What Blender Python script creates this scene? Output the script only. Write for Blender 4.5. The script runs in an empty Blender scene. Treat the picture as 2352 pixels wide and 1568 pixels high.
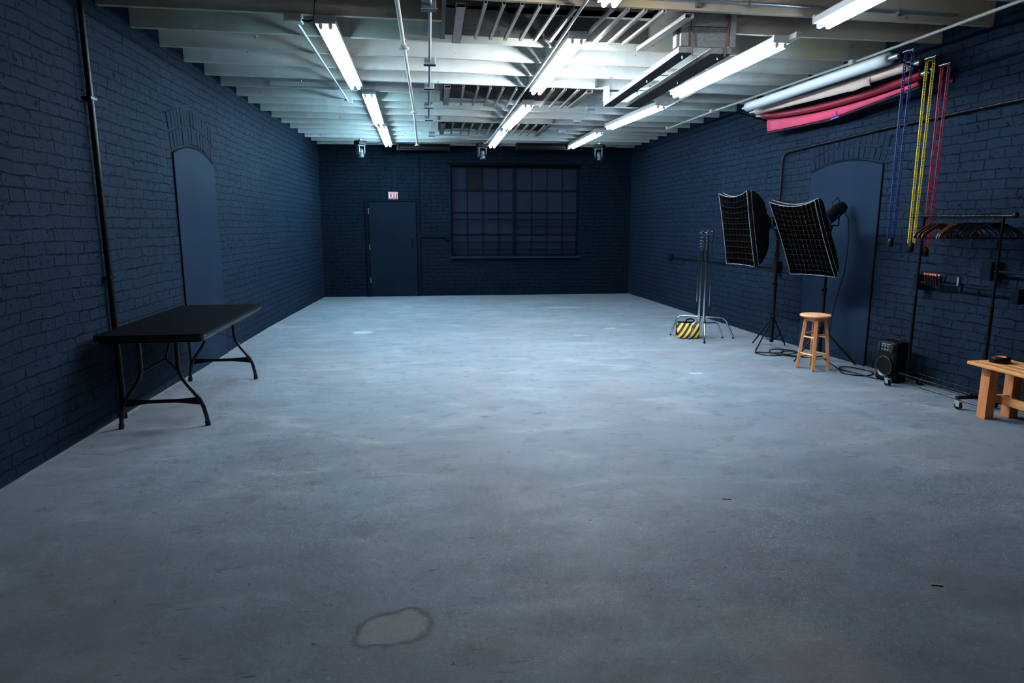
import bpy, math, random
from mathutils import Vector, Matrix
random.seed(7)
S = bpy.context.scene
COL = S.collection
PI = math.pi
V = Vector

# ------------------------------------------------------------------ materials
def mat(name):
    m = bpy.data.materials.new(name); m.use_nodes = True
    nt = m.node_tree
    return m, nt, nt.nodes['Principled BSDF']

def simple(name, col, rough=.5, metal=0., var=.12, scale=14., bump=.0, spec=.5, emit=None, estr=0.):
    m, nt, b = mat(name)
    tc = nt.nodes.new('ShaderNodeTexCoord'); nz = nt.nodes.new('ShaderNodeTexNoise')
    nz.inputs['Scale'].default_value = scale; nz.inputs['Detail'].default_value = 4
    nt.links.new(tc.outputs['Object'], nz.inputs['Vector'])
    mx = nt.nodes.new('ShaderNodeMix'); mx.data_type = 'RGBA'
    mx.inputs['A'].default_value = (*[c*(1-var) for c in col], 1)
    mx.inputs['B'].default_value = (*[min(1, c*(1+var)) for c in col], 1)
    nt.links.new(nz.outputs['Fac'], mx.inputs['Factor'])
    nt.links.new(mx.outputs['Result'], b.inputs['Base Color'])
    b.inputs['Roughness'].default_value = rough; b.inputs['Metallic'].default_value = metal
    b.inputs['Specular IOR Level'].default_value = spec
    if bump:
        bp = nt.nodes.new('ShaderNodeBump'); bp.inputs['Strength'].default_value = bump; bp.inputs['Distance'].default_value = .004
        nt.links.new(nz.outputs['Fac'], bp.inputs['Height']); nt.links.new(bp.outputs['Normal'], b.inputs['Normal'])
    if emit:
        b.inputs['Emission Color'].default_value = (*emit, 1); b.inputs['Emission Strength'].default_value = estr
    return m

PAINT = (.0094, .0180, .0335)
def paint_nodes(nt, b, vec, height_extra=None, rough=.5, strength=.7, dist=.012, col=PAINT, mortar=None):
    """dark blue-black wall paint with roller and dirt texture"""
    n1 = nt.nodes.new('ShaderNodeTexNoise'); n1.inputs['Scale'].default_value = 1.6; n1.inputs['Detail'].default_value = 6
    nt.links.new(vec, n1.inputs['Vector'])
    n2 = nt.nodes.new('ShaderNodeTexNoise'); n2.inputs['Scale'].default_value = 55; n2.inputs['Detail'].default_value = 3
    nt.links.new(vec, n2.inputs['Vector'])
    mx = nt.nodes.new('ShaderNodeMix'); mx.data_type = 'RGBA'
    mx.inputs['A'].default_value = (*[c*.72 for c in col], 1); mx.inputs['B'].default_value = (*[c*1.32 for c in col], 1)
    nt.links.new(n1.outputs['Fac'], mx.inputs['Factor'])
    out = mx.outputs['Result']
    if mortar is not None:
        m2 = nt.nodes.new('ShaderNodeMix'); m2.data_type = 'RGBA'; m2.inputs['B'].default_value = (*[c*.28 for c in col], 1)
        nt.links.new(mortar, m2.inputs['Factor']); nt.links.new(out, m2.inputs['A']); out = m2.outputs['Result']
    nt.links.new(out, b.inputs['Base Color'])
    b.inputs['Roughness'].default_value = rough; b.inputs['Specular IOR Level'].default_value = .05; b.inputs['Specular Tint'].default_value = (.35, .62, 1, 1)
    h = nt.nodes.new('ShaderNodeMath'); h.operation = 'MULTIPLY'; h.inputs[1].default_value = .30
    nt.links.new(n2.outputs['Fac'], h.inputs[0]); ho = h.outputs[0]
    if height_extra is not None:
        a = nt.nodes.new('ShaderNodeMath'); a.operation = 'ADD'
        nt.links.new(ho, a.inputs[0]); nt.links.new(height_extra, a.inputs[1]); ho = a.outputs[0]
    bp = nt.nodes.new('ShaderNodeBump'); bp.inputs['Strength'].default_value = strength; bp.inputs['Distance'].default_value = dist
    nt.links.new(ho, bp.inputs['Height']); nt.links.new(bp.outputs['Normal'], b.inputs['Normal'])

def brick_mat(name, axis, col=PAINT):
    m, nt, b = mat(name)
    N, L = nt.nodes, nt.links
    tc = N.new('ShaderNodeTexCoord'); sp = N.new('ShaderNodeSeparateXYZ'); L.new(tc.outputs['Object'], sp.inputs[0])
    cb = N.new('ShaderNodeCombineXYZ'); L.new(sp.outputs['Y' if axis == 'Y' else 'X'], cb.inputs[0]); L.new(sp.outputs['Z'], cb.inputs[1])
    # wobble of the courses and of the brick edges
    w1 = N.new('ShaderNodeTexNoise'); w1.inputs['Scale'].default_value = 2.2; w1.inputs['Detail'].default_value = 4; L.new(cb.outputs[0], w1.inputs['Vector'])
    w2 = N.new('ShaderNodeTexNoise'); w2.inputs['Scale'].default_value = 12; w2.inputs['Detail'].default_value = 4; L.new(cb.outputs[0], w2.inputs['Vector'])
    def off(nz, amp):
        s = N.new('ShaderNodeVectorMath'); s.operation = 'SUBTRACT'; s.inputs[1].default_value = (.5, .5, .5); L.new(nz.outputs['Color'], s.inputs[0])
        k = N.new('ShaderNodeVectorMath'); k.operation = 'MULTIPLY'; k.inputs[1].default_value = amp; L.new(s.outputs[0], k.inputs[0]); return k
    k1 = off(w1, (.10, .050, 0)); k2 = off(w2, (.050, .032, 0))
    a1 = N.new('ShaderNodeVectorMath'); L.new(cb.outputs[0], a1.inputs[0]); L.new(k1.outputs[0], a1.inputs[1])
    a2 = N.new('ShaderNodeVectorMath'); L.new(a1.outputs[0], a2.inputs[0]); L.new(k2.outputs[0], a2.inputs[1])
    br = N.new('ShaderNodeTexBrick'); L.new(a2.outputs[0], br.inputs['Vector'])
    br.inputs['Scale'].default_value = 1; br.inputs['Brick Width'].default_value = .235; br.inputs['Row Height'].default_value = .082
    br.inputs['Mortar Size'].default_value = .0058; br.inputs['Mortar Smooth'].default_value = .55
    br.offset = .5; br.squash = .62; br.squash_frequency = 5
    br.inputs['Color1'].default_value = (1, 1, 1, 1); br.inputs['Color2'].default_value = (.6, .6, .6, 1)
    # patches where paint has filled the joints
    pn = N.new('ShaderNodeTexNoise'); pn.inputs['Scale'].default_value = 6.5; pn.inputs['Detail'].default_value = 6; L.new(cb.outputs[0], pn.inputs['Vector'])
    pr = N.new('ShaderNodeMapRange'); pr.inputs[1].default_value = .38; pr.inputs[2].default_value = .62; L.new(pn.outputs['Fac'], pr.inputs[0])
    mo = N.new('ShaderNodeMath'); mo.operation = 'MULTIPLY'; L.new(br.outputs['Fac'], mo.inputs[0]); L.new(pr.outputs[0], mo.inputs[1])
    # chips and holes
    vo = N.new('ShaderNodeTexNoise'); vo.inputs['Scale'].default_value = 17; vo.inputs['Detail'].default_value = 6; L.new(cb.outputs[0], vo.inputs['Vector'])
    vr = N.new('ShaderNodeMapRange'); vr.inputs[1].default_value = .645; vr.inputs[2].default_value = .70; L.new(vo.outputs['Fac'], vr.inputs[0])
    mm = N.new('ShaderNodeMath'); mm.operation = 'MAXIMUM'; L.new(mo.outputs[0], mm.inputs[0])
    vs = N.new('ShaderNodeMath'); vs.operation = 'MULTIPLY'; vs.inputs[1].default_value = .7; L.new(vr.outputs[0], vs.inputs[0]); L.new(vs.outputs[0], mm.inputs[1])
    lum = N.new('ShaderNodeSeparateColor'); L.new(br.outputs['Color'], lum.inputs[0])
    inv = N.new('ShaderNodeMath'); inv.operation = 'SUBTRACT'; inv.inputs[0].default_value = 1; L.new(mm.outputs[0], inv.inputs[1])
    t = N.new('ShaderNodeMath'); t.operation = 'MULTIPLY'; t.inputs[1].default_value = .35; L.new(lum.outputs[0], t.inputs[0])
    hh = N.new('ShaderNodeMath'); hh.operation = 'ADD'; L.new(inv.outputs[0], hh.inputs[0]); L.new(t.outputs[0], hh.inputs[1])
    paint_nodes(nt, b, cb.outputs[0], hh.outputs[0], rough=.66, strength=.9, dist=.016, mortar=mm.outputs[0], col=col)
    return m

def floor_mat():
    m, nt, b = mat('painted_concrete'); N, L = nt.nodes, nt.links
    tc = N.new('ShaderNodeTexCoord'); P = tc.outputs['Object']
    def noise(scale, det=4, vscale=None, rgh=.5, dist=0., loc=(0, 0, 0)):
        n = N.new('ShaderNodeTexNoise'); n.inputs['Scale'].default_value = scale; n.inputs['Detail'].default_value = det
        n.inputs['Roughness'].default_value = rgh; n.inputs['Distortion'].default_value = dist
        mp = N.new('ShaderNodeMapping'); mp.inputs['Scale'].default_value = vscale or (1, 1, 1); mp.inputs['Location'].default_value = loc
        L.new(P, mp.inputs[0]); L.new(mp.outputs[0], n.inputs['Vector'])
        return n.outputs['Fac']
    def rng(s, a, c, lo=0., hi=1.):
        r = N.new('ShaderNodeMapRange'); r.inputs[1].default_value = a; r.inputs[2].default_value = c; r.inputs[3].default_value = lo; r.inputs[4].default_value = hi
        L.new(s, r.inputs[0]); return r.outputs[0]
    def mix(f, a, c, typ='MIX'):
        x = N.new('ShaderNodeMix'); x.data_type = 'RGBA'; x.blend_type = typ
        if isinstance(f, float): x.inputs['Factor'].default_value = f
        else: L.new(f, x.inputs['Factor'])
        for k, v in (('A', a), ('B', c)):
            if isinstance(v, tuple): x.inputs[k].default_value = (*v, 1)
            else: L.new(v, x.inputs[k])
        return x.outputs['Result']
    def mul(a, c):
        x = N.new('ShaderNodeMath'); x.operation = 'MULTIPLY'
        for i, v in enumerate((a, c)):
            if isinstance(v, float): x.inputs[i].default_value = v
            else: L.new(v, x.inputs[i])
        return x.outputs[0]
    base = mix(rng(noise(.55, 5, rgh=.6), .35, .65), (.172, .208, .256), (.230, .266, .320))
    base = mix(mul(rng(noise(1.3, 5, (1, .55, 1), loc=(4, 2, 0)), .46, .66), .60), base, (.225, .215, .240))      # faint mauve wear
    base = mix(mul(rng(noise(1.9, 7, (.65, 1.15, 1), rgh=.6, dist=.9), .46, .66), .50), base, (.115, .155, .185))          # brushed dark sweeps
    base = mix(mul(rng(noise(2.3, 7, (.6, 1.25, 1), rgh=.62, dist=.8, loc=(7, 1, 0)), .53, .68), .50), base, (.32, .36, .385))
    base = mix(mul(rng(noise(6, 5, (1, 1, 1), loc=(1, 9, 0)), .58, .66), .38), base, (.12, .115, .12))
    # peeled, worn camera-end zone; its darker tone also stands for light falloff
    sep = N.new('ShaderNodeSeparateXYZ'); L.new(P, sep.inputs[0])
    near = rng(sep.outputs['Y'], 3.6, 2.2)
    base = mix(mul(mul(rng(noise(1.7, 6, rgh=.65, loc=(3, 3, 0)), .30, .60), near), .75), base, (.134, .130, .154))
    base = mix(mul(mul(rng(noise(9, 6, rgh=.7, loc=(8, 3, 0)), .58, .66), rng(sep.outputs['Y'], 5.0, 3.2)), .35), base, (.27, .26, .27))
    # fine scratches and specks
    base = mix(mul(rng(noise(12, 7, (.35, 1.5, 1), rgh=.66, dist=1.8, loc=(2, 0, 0)), .625, .665), .65), base, (.055, .06, .065))
    base = mix(mul(rng(noise(26, 5, (1, 1, 1), rgh=.6, loc=(0, 5, 0)), .665, .69), .8), base, (.045, .04, .04))
    base = mix(mul(rng(noise(11, 7, (.8, 1.1, 1), rgh=.68, loc=(9, 5, 0)), .685, .71), .55), base, (.5, .53, .55))
    base = mix(mul(rng(noise(95, 3, rgh=.7), .42, .66), .22), base, (.10, .11, .125))      # fine grit
    # bare round patches where old fittings were cut off
    def patch(cx, cy, rx, ry, rot, colr, fac, edge=.05):
        mp = N.new('ShaderNodeMapping'); mp.vector_type = 'TEXTURE'
        mp.inputs['Location'].default_value = (cx, cy, 0); mp.inputs['Rotation'].default_value = (0, 0, rot); mp.inputs['Scale'].default_value = (rx, ry, 1)
        L.new(P, mp.inputs[0])
        ln = N.new('ShaderNodeVectorMath'); ln.operation = 'LENGTH'; L.new(mp.outputs[0], ln.inputs[0])
        ad = N.new('ShaderNodeMath'); ad.operation = 'ADD'; L.new(ln.outputs['Value'], ad.inputs[0])
        L.new(rng(noise(9, 5), .3, .7, -.16, .16), ad.inputs[1])
        return mul(rng(ad.outputs[0], 1 + edge, 1 - edge), fac), rng(ad.outputs[0], 1.16, 1.04), rng(ad.outputs[0], .86, 1.0)
    p, o, i = patch(-.19, 2.285, .15, .105, .35, None, .75)
    ring = mul(mul(o, i), .7)
    base = mix(p, base, (.25, .235, .235)); base = mix(ring, base, (.05, .045, .045))
    for (cx, cy, a, c_, r, f) in ((-1.087, 9.388, .13, .12, 0, .55), (2.62, 6.33, .075, .05, 0, .5), (1.95, 8.8, .10, .05, 0, .3), (2.52, 9.35, .10, .06, .3, .4), (2.30, 11.9, .4, .10, 0, .35)):
        p, o, i = patch(cx, cy, a, c_, r, None, f, .2); base = mix(p, base, (.52, .55, .56))
    p, o, i = patch(1.25, 2.0, .2, .3, .5, None, .5, .2); base = mix(p, base, (.25, .215, .21))
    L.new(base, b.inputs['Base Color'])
    L.new(rng(noise(4, 5, (.5, 1.3, 1)), .3, .7, .58, .72), b.inputs['Roughness'])
    b.inputs['Specular IOR Level'].default_value = .28
    hb = N.new('ShaderNodeMath'); hb.operation = 'ADD'; L.new(noise(30, 6, rgh=.6), hb.inputs[0]); hb.inputs[1].default_value = 0.
    bp = N.new('ShaderNodeBump'); bp.inputs['Strength'].default_value = .25; bp.inputs['Distance'].default_value = .006
    L.new(hb.outputs[0], bp.inputs['Height']); L.new(bp.outputs['Normal'], b.inputs['Normal'])
    return m

def wood_mat(name, c1, c2, rough=.45, axis=2, scale=3.):
    m, nt, b = mat(name); N, L = nt.nodes, nt.links
    tc = N.new('ShaderNodeTexCoord'); mp = N.new('ShaderNodeMapping')
    sc = [14., 14., 14.]; sc[axis] = 1.2
    mp.inputs['Scale'].default_value = sc; L.new(tc.outputs['Object'], mp.inputs[0])
    n = N.new('ShaderNodeTexNoise'); n.inputs['Scale'].default_value = scale; n.inputs['Detail'].default_value = 6; n.inputs['Distortion'].default_value = .8
    L.new(mp.outputs[0], n.inputs['Vector'])
    r = N.new('ShaderNodeMapRange'); r.inputs[1].default_value = .32; r.inputs[2].default_value = .68; L.new(n.outputs['Fac'], r.inputs[0])
    x = N.new('ShaderNodeMix'); x.data_type = 'RGBA'; x.inputs['A'].default_value = (*c1, 1); x.inputs['B'].default_value = (*c2, 1)
    L.new(r.outputs[0], x.inputs['Factor']); L.new(x.outputs['Result'], b.inputs['Base Color']); b.inputs['Roughness'].default_value = rough
    return m

def joist_paint(name, col, stain, amt):
    m, nt, b = mat(name); N, L = nt.nodes, nt.links
    tc = N.new('ShaderNodeTexCoord')
    mp = N.new('ShaderNodeMapping'); mp.inputs['Scale'].default_value = (3, 8, .7); L.new(tc.outputs['Object'], mp.inputs[0])
    n = N.new('ShaderNodeTexNoise'); n.inputs['Scale'].default_value = 2.2; n.inputs['Detail'].default_value = 6; L.new(mp.outputs[0], n.inputs['Vector'])
    n2 = N.new('ShaderNodeTexNoise'); n2.inputs['Scale'].default_value = .8; n2.inputs['Detail'].default_value = 4; L.new(tc.outputs['Object'], n2.inputs['Vector'])
    n3 = N.new('ShaderNodeTexNoise'); n3.inputs['Scale'].default_value = 16; n3.inputs['Detail'].default_value = 3; L.new(tc.outputs['Object'], n3.inputs['Vector'])
    def R(s, a, c, hi):
        r = N.new('ShaderNodeMapRange'); r.inputs[1].default_value = a; r.inputs[2].default_value = c; r.inputs[4].default_value = hi; L.new(s, r.inputs[0]); return r.outputs[0]
    def X(f, a, c):
        x = N.new('ShaderNodeMix'); x.data_type = 'RGBA'; L.new(f, x.inputs['Factor'])
        for k, v in (('A', a), ('B', c)):
            if isinstance(v, tuple): x.inputs[k].default_value = (*v, 1)
            else: L.new(v, x.inputs[k])
        return x.outputs['Result']
    c = X(R(n.outputs['Fac'], .3, .7, 1.), tuple(v*.84 for v in col), col)
    c = X(R(n2.outputs['Fac'], .48, .7, amt), c, stain)
    c = X(R(n3.outputs['Fac'], .71, .75, .8), c, (.12, .1, .08))
    L.new(c, b.inputs['Base Color']); b.inputs['Roughness'].default_value = .6
    bp = N.new('ShaderNodeBump'); bp.inputs['Strength'].default_value = .35; bp.inputs['Distance'].default_value = .004
    L.new(n.outputs['Fac'], bp.inputs['Height']); L.new(bp.outputs['Normal'], b.inputs['Normal'])
    return m

def stripe_mat():
    m, nt, b = mat('hazard_stripe_fabric'); N, L = nt.nodes, nt.links
    tc = N.new('ShaderNodeTexCoord'); sp = N.new('ShaderNodeSeparateXYZ'); L.new(tc.outputs['Object'], sp.inputs[0])
    def M(op, a, c):
        x = N.new('ShaderNodeMath'); x.operation = op
        for i, v in enumerate((a, c)):
            if isinstance(v, (int, float)): x.inputs[i].default_value = v
            else: L.new(v, x.inputs[i])
        return x.outputs[0]
    d = M('SUBTRACT', sp.outputs['X'], M('MULTIPLY', sp.outputs['Z'], .75))
    f = M('FRACT', M('ADD', M('MULTIPLY', d, 14.), 20.), 0)
    s = M('GREATER_THAN', f, .5)
    x = N.new('ShaderNodeMix'); x.data_type = 'RGBA'; x.inputs['A'].default_value = (.012, .014, .018, 1); x.inputs['B'].default_value = (.85, .55, .07, 1)
    L.new(s, x.inputs['Factor']); L.new(x.outputs['Result'], b.inputs['Base Color']); b.inputs['Roughness'].default_value = .6
    return m

M = {}
M['floor'] = floor_mat()
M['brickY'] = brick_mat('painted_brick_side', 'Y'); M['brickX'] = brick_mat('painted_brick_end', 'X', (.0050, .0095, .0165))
def smooth_paint(name, rough=.45, col=PAINT, strength=.25, dist=.004):
    m, nt, b = mat(name); tc = nt.nodes.new('ShaderNodeTexCoord')
    paint_nodes(nt, b, tc.outputs['Object'], rough=rough, strength=strength, dist=dist, col=col); return m
M['paint'] = smooth_paint('wall_paint_smooth')
M['panel'] = smooth_paint('panel_paint', .6, (.0105, .0210, .0410))
M['rail_paint'] = smooth_paint('rail_paint', .4, (.0045, .0085, .0150))
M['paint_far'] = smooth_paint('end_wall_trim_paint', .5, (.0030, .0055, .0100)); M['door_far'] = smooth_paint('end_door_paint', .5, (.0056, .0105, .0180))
M['archbrick'] = smooth_paint('arch_brick_paint', .66, tuple(c*.85 for c in PAINT), .8, .012)
M['dark'] = simple('dark_gap', (.001, .0012, .0016), .9, spec=.1)
M['edge'] = simple('chalky_edge', (.13, .145, .16), .8, var=.5, scale=6)
M['joist'] = joist_paint('ceiling_paint', (.60, .64, .63), (.42, .40, .34), .55)
M['joist_warm'] = joist_paint('ceiling_paint_stained_warm_lit', (.46, .40, .34), (.34, .24, .11), .75)  # yellow-brown stains; base tint also carries the warm lamplight
JV = [joist_paint('ceiling_paint', tuple(c*k for c in col), (.40*k, .38*k, .32*k), .55) for col, k in (((.60, .64, .63), 1.0), ((.60, .62, .60), .86), ((.58, .64, .64), .93), ((.60, .63, .63), .76))]
JSTAIN = joist_paint('ceiling_paint_water_stained', (.50, .52, .47), (.36, .29, .13), .85)
M['deck'] = joist_paint('ceiling_board_paint', (.42, .43, .41), (.25, .22, .18), .7)
M['well'] = simple('skylight_well_shade', (.085, .082, .078), .7, var=.35, scale=4)  # dark tone imitates the shade inside the skylight wells
M['bar'] = simple('grille_bar_paint', (.30, .27, .25), .5, var=.3, scale=20)
M['pipe_white'] = simple('painted_pipe', (.48, .46, .42), .5, var=.3, scale=30)
M['plank'] = wood_mat('weathered_plank', (.30, .28, .26), (.42, .41, .39), .7, 1)
M['rust'] = simple('rusty_rod', (.30, .17, .11), .6, var=.3)
M['steel'] = simple('galvanised_steel', (.45, .5, .55), .35, .9, var=.15, scale=30)
M['chrome'] = simple('chrome', (.75, .78, .8), .16, 1., var=.04)
M['white_metal'] = simple('white_enamel', (.72, .75, .78), .4)
M['holder'] = simple('lampholder', (.55, .58, .6), .5)
M['tube'] = simple('lit_tube', (1, 1, 1), .4, var=0, emit=(.80, .92, 1.0), estr=75.)
M['black'] = simple('black_plastic', (.003, .0033, .0042), .45, spec=.2)
M['black_metal'] = simple('black_metal', (.0035, .004, .0052), .35, .2, spec=.25)
M['black_matte'] = simple('black_fabric', (.0022, .0022, .0028), .85, spec=.12)
M['rubber'] = simple('rubber', (.004, .004, .004), .6, spec=.3)
M['grey_metal'] = simple('grey_enamelled_tube', (.014, .017, .022), .24, .4, spec=.7)
M['table_top'] = simple('charcoal_table_top', (.0035, .0036, .0055), .6, var=.2, scale=60, bump=.1, spec=.04)
M['table_edge'] = simple('table_edge_band', (.008, .009, .012), .18, spec=.7)
M['beech'] = wood_mat('beech_wood', (.66, .25, .095), (.80, .35, .145), .45, 2)
M['beech_seat'] = wood_mat('beech_seat', (.80, .36, .16), (.92, .47, .23), .42, 0)
M['pine'] = wood_mat('pine_bench', (.70, .27, .085), (.86, .38, .13), .5, 1)
M['pine_leg'] = wood_mat('pine_bench_leg', (.60, .20, .06), (.74, .28, .095), .5, 2)
M['paper_white'] = simple('paper_white', (.50, .53, .57), .6, var=.03)
M['paper_tan'] = simple('paper_tan', (.84, .58, .48), .65, var=.04)
M['paper_red'] = simple('paper_red', (.36, .006, .03), .5, var=.06)
M['paper_pink'] = simple('paper_crimson', (.80, .035, .13), .55, var=.05)
M['alu'] = simple('aluminium_tube', (.55, .6, .65), .3, .95)
M['blue_tape'] = simple('blue_tape', (.03, .10, .45), .6)
M['chain_blue'] = simple('blue_plastic', (.008, .03, .17), .4, var=.05)
M['chain_yellow'] = simple('yellow_plastic', (.85, .56, .02), .4, var=.05)
M['chain_red'] = simple('red_plastic', (.55, .02, .07), .4, var=.05)
M['diffuser'] = simple('diffuser_cloth', (.45, .43, .48), .8, var=.1)
M['piping'] = simple('grey_piping', (.22, .27, .31), .55)
M['stripe'] = stripe_mat()
M['exit_red'] = simple('sign_red', (.45, .003, .010), .5, var=.03)
M['exit_white'] = simple('sign_white', (.80, .78, .82), .5, var=.03)
M['brown_wood'] = wood_mat('hanger_wood', (.05, .017, .007), (.09, .03, .012), .4, 0)
M['plank_shade'] = wood_mat('shaded_plank_wood', (.035, .034, .036), (.06, .058, .06), .8, 1)
M['orange'] = simple('orange_tip', (.8, .16, .06), .5)
M['cone'] = simple('speaker_cone', (.012, .014, .017), .35)
M['pane'] = simple('painted_over_glass', (.0075, .0130, .0270), .5, var=.1, scale=30, spec=.08)
M['pane_dirty'] = simple('bare_dirty_glass', (.003, .004, .007), .5, var=.6, scale=9, bump=.3, spec=.08)

# ------------------------------------------------------------------ mesh builder
class MB:
    def __init__(s): s.v = []; s.f = []; s.sm = []
    def add(s, vs, fs, smooth=False):
        o = len(s.v); s.v += [V(p) for p in vs]
        s.f += [tuple(i+o for i in f) for f in fs]; s.sm += [smooth]*len(fs); return s
    def box(s, c, d, rot=None):
        hx, hy, hz = [k/2 for k in d]
        vs = [V((x*hx, y*hy, z*hz)) for x in (-1, 1) for y in (-1, 1) for z in (-1, 1)]
        if rot is not None: vs = [rot @ p for p in vs]
        vs = [p+V(c) for p in vs]
        return s.add(vs, [(0, 1, 3, 2), (4, 6, 7, 5), (0, 4, 5, 1), (2, 3, 7, 6), (0, 2, 6, 4), (1, 5, 7, 3)])
    def bb(s, a, b):  # box by corners
        return s.box([(a[i]+b[i])/2 for i in range(3)], [abs(a[i]-b[i]) for i in range(3)])
    def beam(s, p, q, w, h, up=(0, 0, 1), w2=None, h2=None):
        p, q = V(p), V(q); d = (q-p).normalized(); side = d.cross(V(up))
        if side.length < 1e-5: side = d.cross(V((1, 0, 0)))
        side.normalize(); u = side.cross(d)
        vs = []
        for c, ww, hh in ((p, w, h), (q, w2 or w, h2 or h)):
            for a, b in ((-1, -1), (1, -1), (1, 1), (-1, 1)): vs.append(c+side*a*ww/2+u*b*hh/2)
        return s.add(vs, [(0, 1, 2, 3), (7, 6, 5, 4), (0, 4, 5, 1), (1, 5, 6, 2), (2, 6, 7, 3), (3, 7, 4, 0)])
    def tube(s, pts, r, n=10, closed=False, caps=True, r2=None):
        pts = [V(p) for p in pts]; m = len(pts); vs = []; prev = None
        rs = r if isinstance(r, (list, tuple)) else [r]*m
        for i, p in enumerate(pts):
            if closed: d = pts[(i+1) % m]-pts[i-1]
            else:
                d = pts[min(i+1, m-1)]-pts[max(i-1, 0)]
                if m > 4 and isinstance(r, (list, tuple)): d = pts[-2]-pts[1] if i in (0, 1, m-1, m-2) else d
            d.normalize()
            if prev is None:
                a = d.cross(V((0, 0, 1)))
                if a.length < .05: a = d.cross(V((1, 0, 0)))
            else: a = prev-d*prev.dot(d)
            a.normalize(); prev = a; b = d.cross(a)
            vs += [p+(a*math.cos(2*PI*k/n)+b*math.sin(2*PI*k/n))*rs[i] for k in range(n)]
        fs = []
        for i in range(m if closed else m-1):
            j = (i+1) % m
            fs += [(i*n+k, i*n+(k+1) % n, j*n+(k+1) % n, j*n+k) for k in range(n)]
        s.add(vs, fs, True)
        if caps and not closed:
            s.add(vs[:n], [tuple(range(n))]); s.add(vs[-n:], [tuple(reversed(range(n)))])
        return s
    def cyl(s, p, q, r, n=20): return s.tube([p, q], r, n)
    def lathe(s, c, axis, prof, n=28):
        """prof: (distance along axis, radius)"""
        d = V(axis).normalized(); a = d.cross(V((0, 0, 1)))
        if a.length < .05: a = V((1, 0, 0))
        a.normalize(); b = d.cross(a); c = V(c); vs = []
        for t, r in prof: vs += [c+d*t+(a*math.cos(2*PI*k/n)+b*math.sin(2*PI*k/n))*max(r, 1e-4) for k in range(n)]
        fs = [(i*n+k, i*n+(k+1) % n, (i+1)*n+(k+1) % n, (i+1)*n+k) for i in range(len(prof)-1) for k in range(n)]
        return s.add(vs, fs, True)
    def prism(s, pts, thick, n):
        """polygon extruded along vector n*thick"""
        n = V(n).normalized()*thick; k = len(pts)
        vs = [V(p) for p in pts]+[V(p)+n for p in pts]
        return s.add(vs, [tuple(reversed(range(k))), tuple(range(k, 2*k))]+[(i, (i+1) % k, (i+1) % k+k, i+k) for i in range(k)])
    def grid(s, P, smooth=True):
        r, c = len(P), len(P[0]); vs = [p for row in P for p in row]
        return s.add(vs, [(i*c+j, i*c+j+1, (i+1)*c+j+1, (i+1)*c+j) for i in range(r-1) for j in range(c-1)], smooth)
    def hollow(s, p, q, w, h, t=.004):
        p, q = V(p), V(q); d = (q-p).normalized(); side = d.cross(V((0, 0, 1))).normalized(); u = V((0, 0, 1))
        for a, b, ww, hh in ((side*(w/2-t/2), None, t, h), (-side*(w/2-t/2), None, t, h), (u*(h/2-t/2), None, w, t), (-u*(h/2-t/2), None, w, t)):
            s.beam(p+a, q+a, ww, hh)
        return s

def origin(o):
    p = V((0, 0, 0))
    while o is not None: p += o.location; o = o.parent
    return p

def part(name, mb, material, parent=None, bevel=0, loc=None, seg=2, **props):
    me = bpy.data.meshes.new(name)
    org = origin(parent) if parent else V(loc or (0, 0, 0))
    me.from_pydata([p-org for p in mb.v], [], mb.f); me.update()
    for i, p in enumerate(me.polygons): p.use_smooth = mb.sm[i]
    me.materials.append(material)
    o = bpy.data.objects.new(name, me); COL.objects.link(o)
    if parent: o.parent = parent
    else: o.location = org
    if bevel:
        b = o.modifiers.new('bevel', 'BEVEL'); b.width = bevel; b.segments = seg; b.limit_method = 'ANGLE'; b.angle_limit = .7
    for k, v in props.items(): o[k] = v
    return o

def thing(name, label, cat, loc, group=None):
    o = bpy.data.objects.new(name, None); COL.objects.link(o); o.location = loc; o.empty_display_size = .1
    o['label'] = label; o['category'] = cat
    if group: o['group'] = group
    return o

def single(name, mb, material, label, cat, loc, bevel=0, group=None):
    p = dict(label=label, category=cat)
    if group: p['group'] = group
    return part(name, mb, material, None, bevel, loc, **p)

def structure(name, mb, material, bevel=0, label=None, loc=None):
    p = dict(kind='structure')
    if label: p['label'] = label
    return part(name, mb, material, None, bevel, loc, **p)

def solid(o, t, off=0):
    m = o.modifiers.new('solid', 'SOLIDIFY'); m.thickness = t; m.offset = off

# ------------------------------------------------------------------ room
LW = [(-2.53, -2.0), (-2.52, 10.0), (-2.405, 14.25)]
RW = [(4.95, -2.0), (4.70, 4.8), (4.42, 8.3), (4.22, 14.25)]
def interp(pts, y):
    for (x0, y0), (x1, y1) in zip(pts, pts[1:]):
        if y <= y1 or (x1, y1) == pts[-1]: return x0+(x1-x0)*(y-y0)/(y1-y0)
def lx(y): return interp(LW, y)
def rx(y): return interp(RW, y)
TOP = 3.95
DECK = 3.40
JB = 3.14     # underside of the joists

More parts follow.
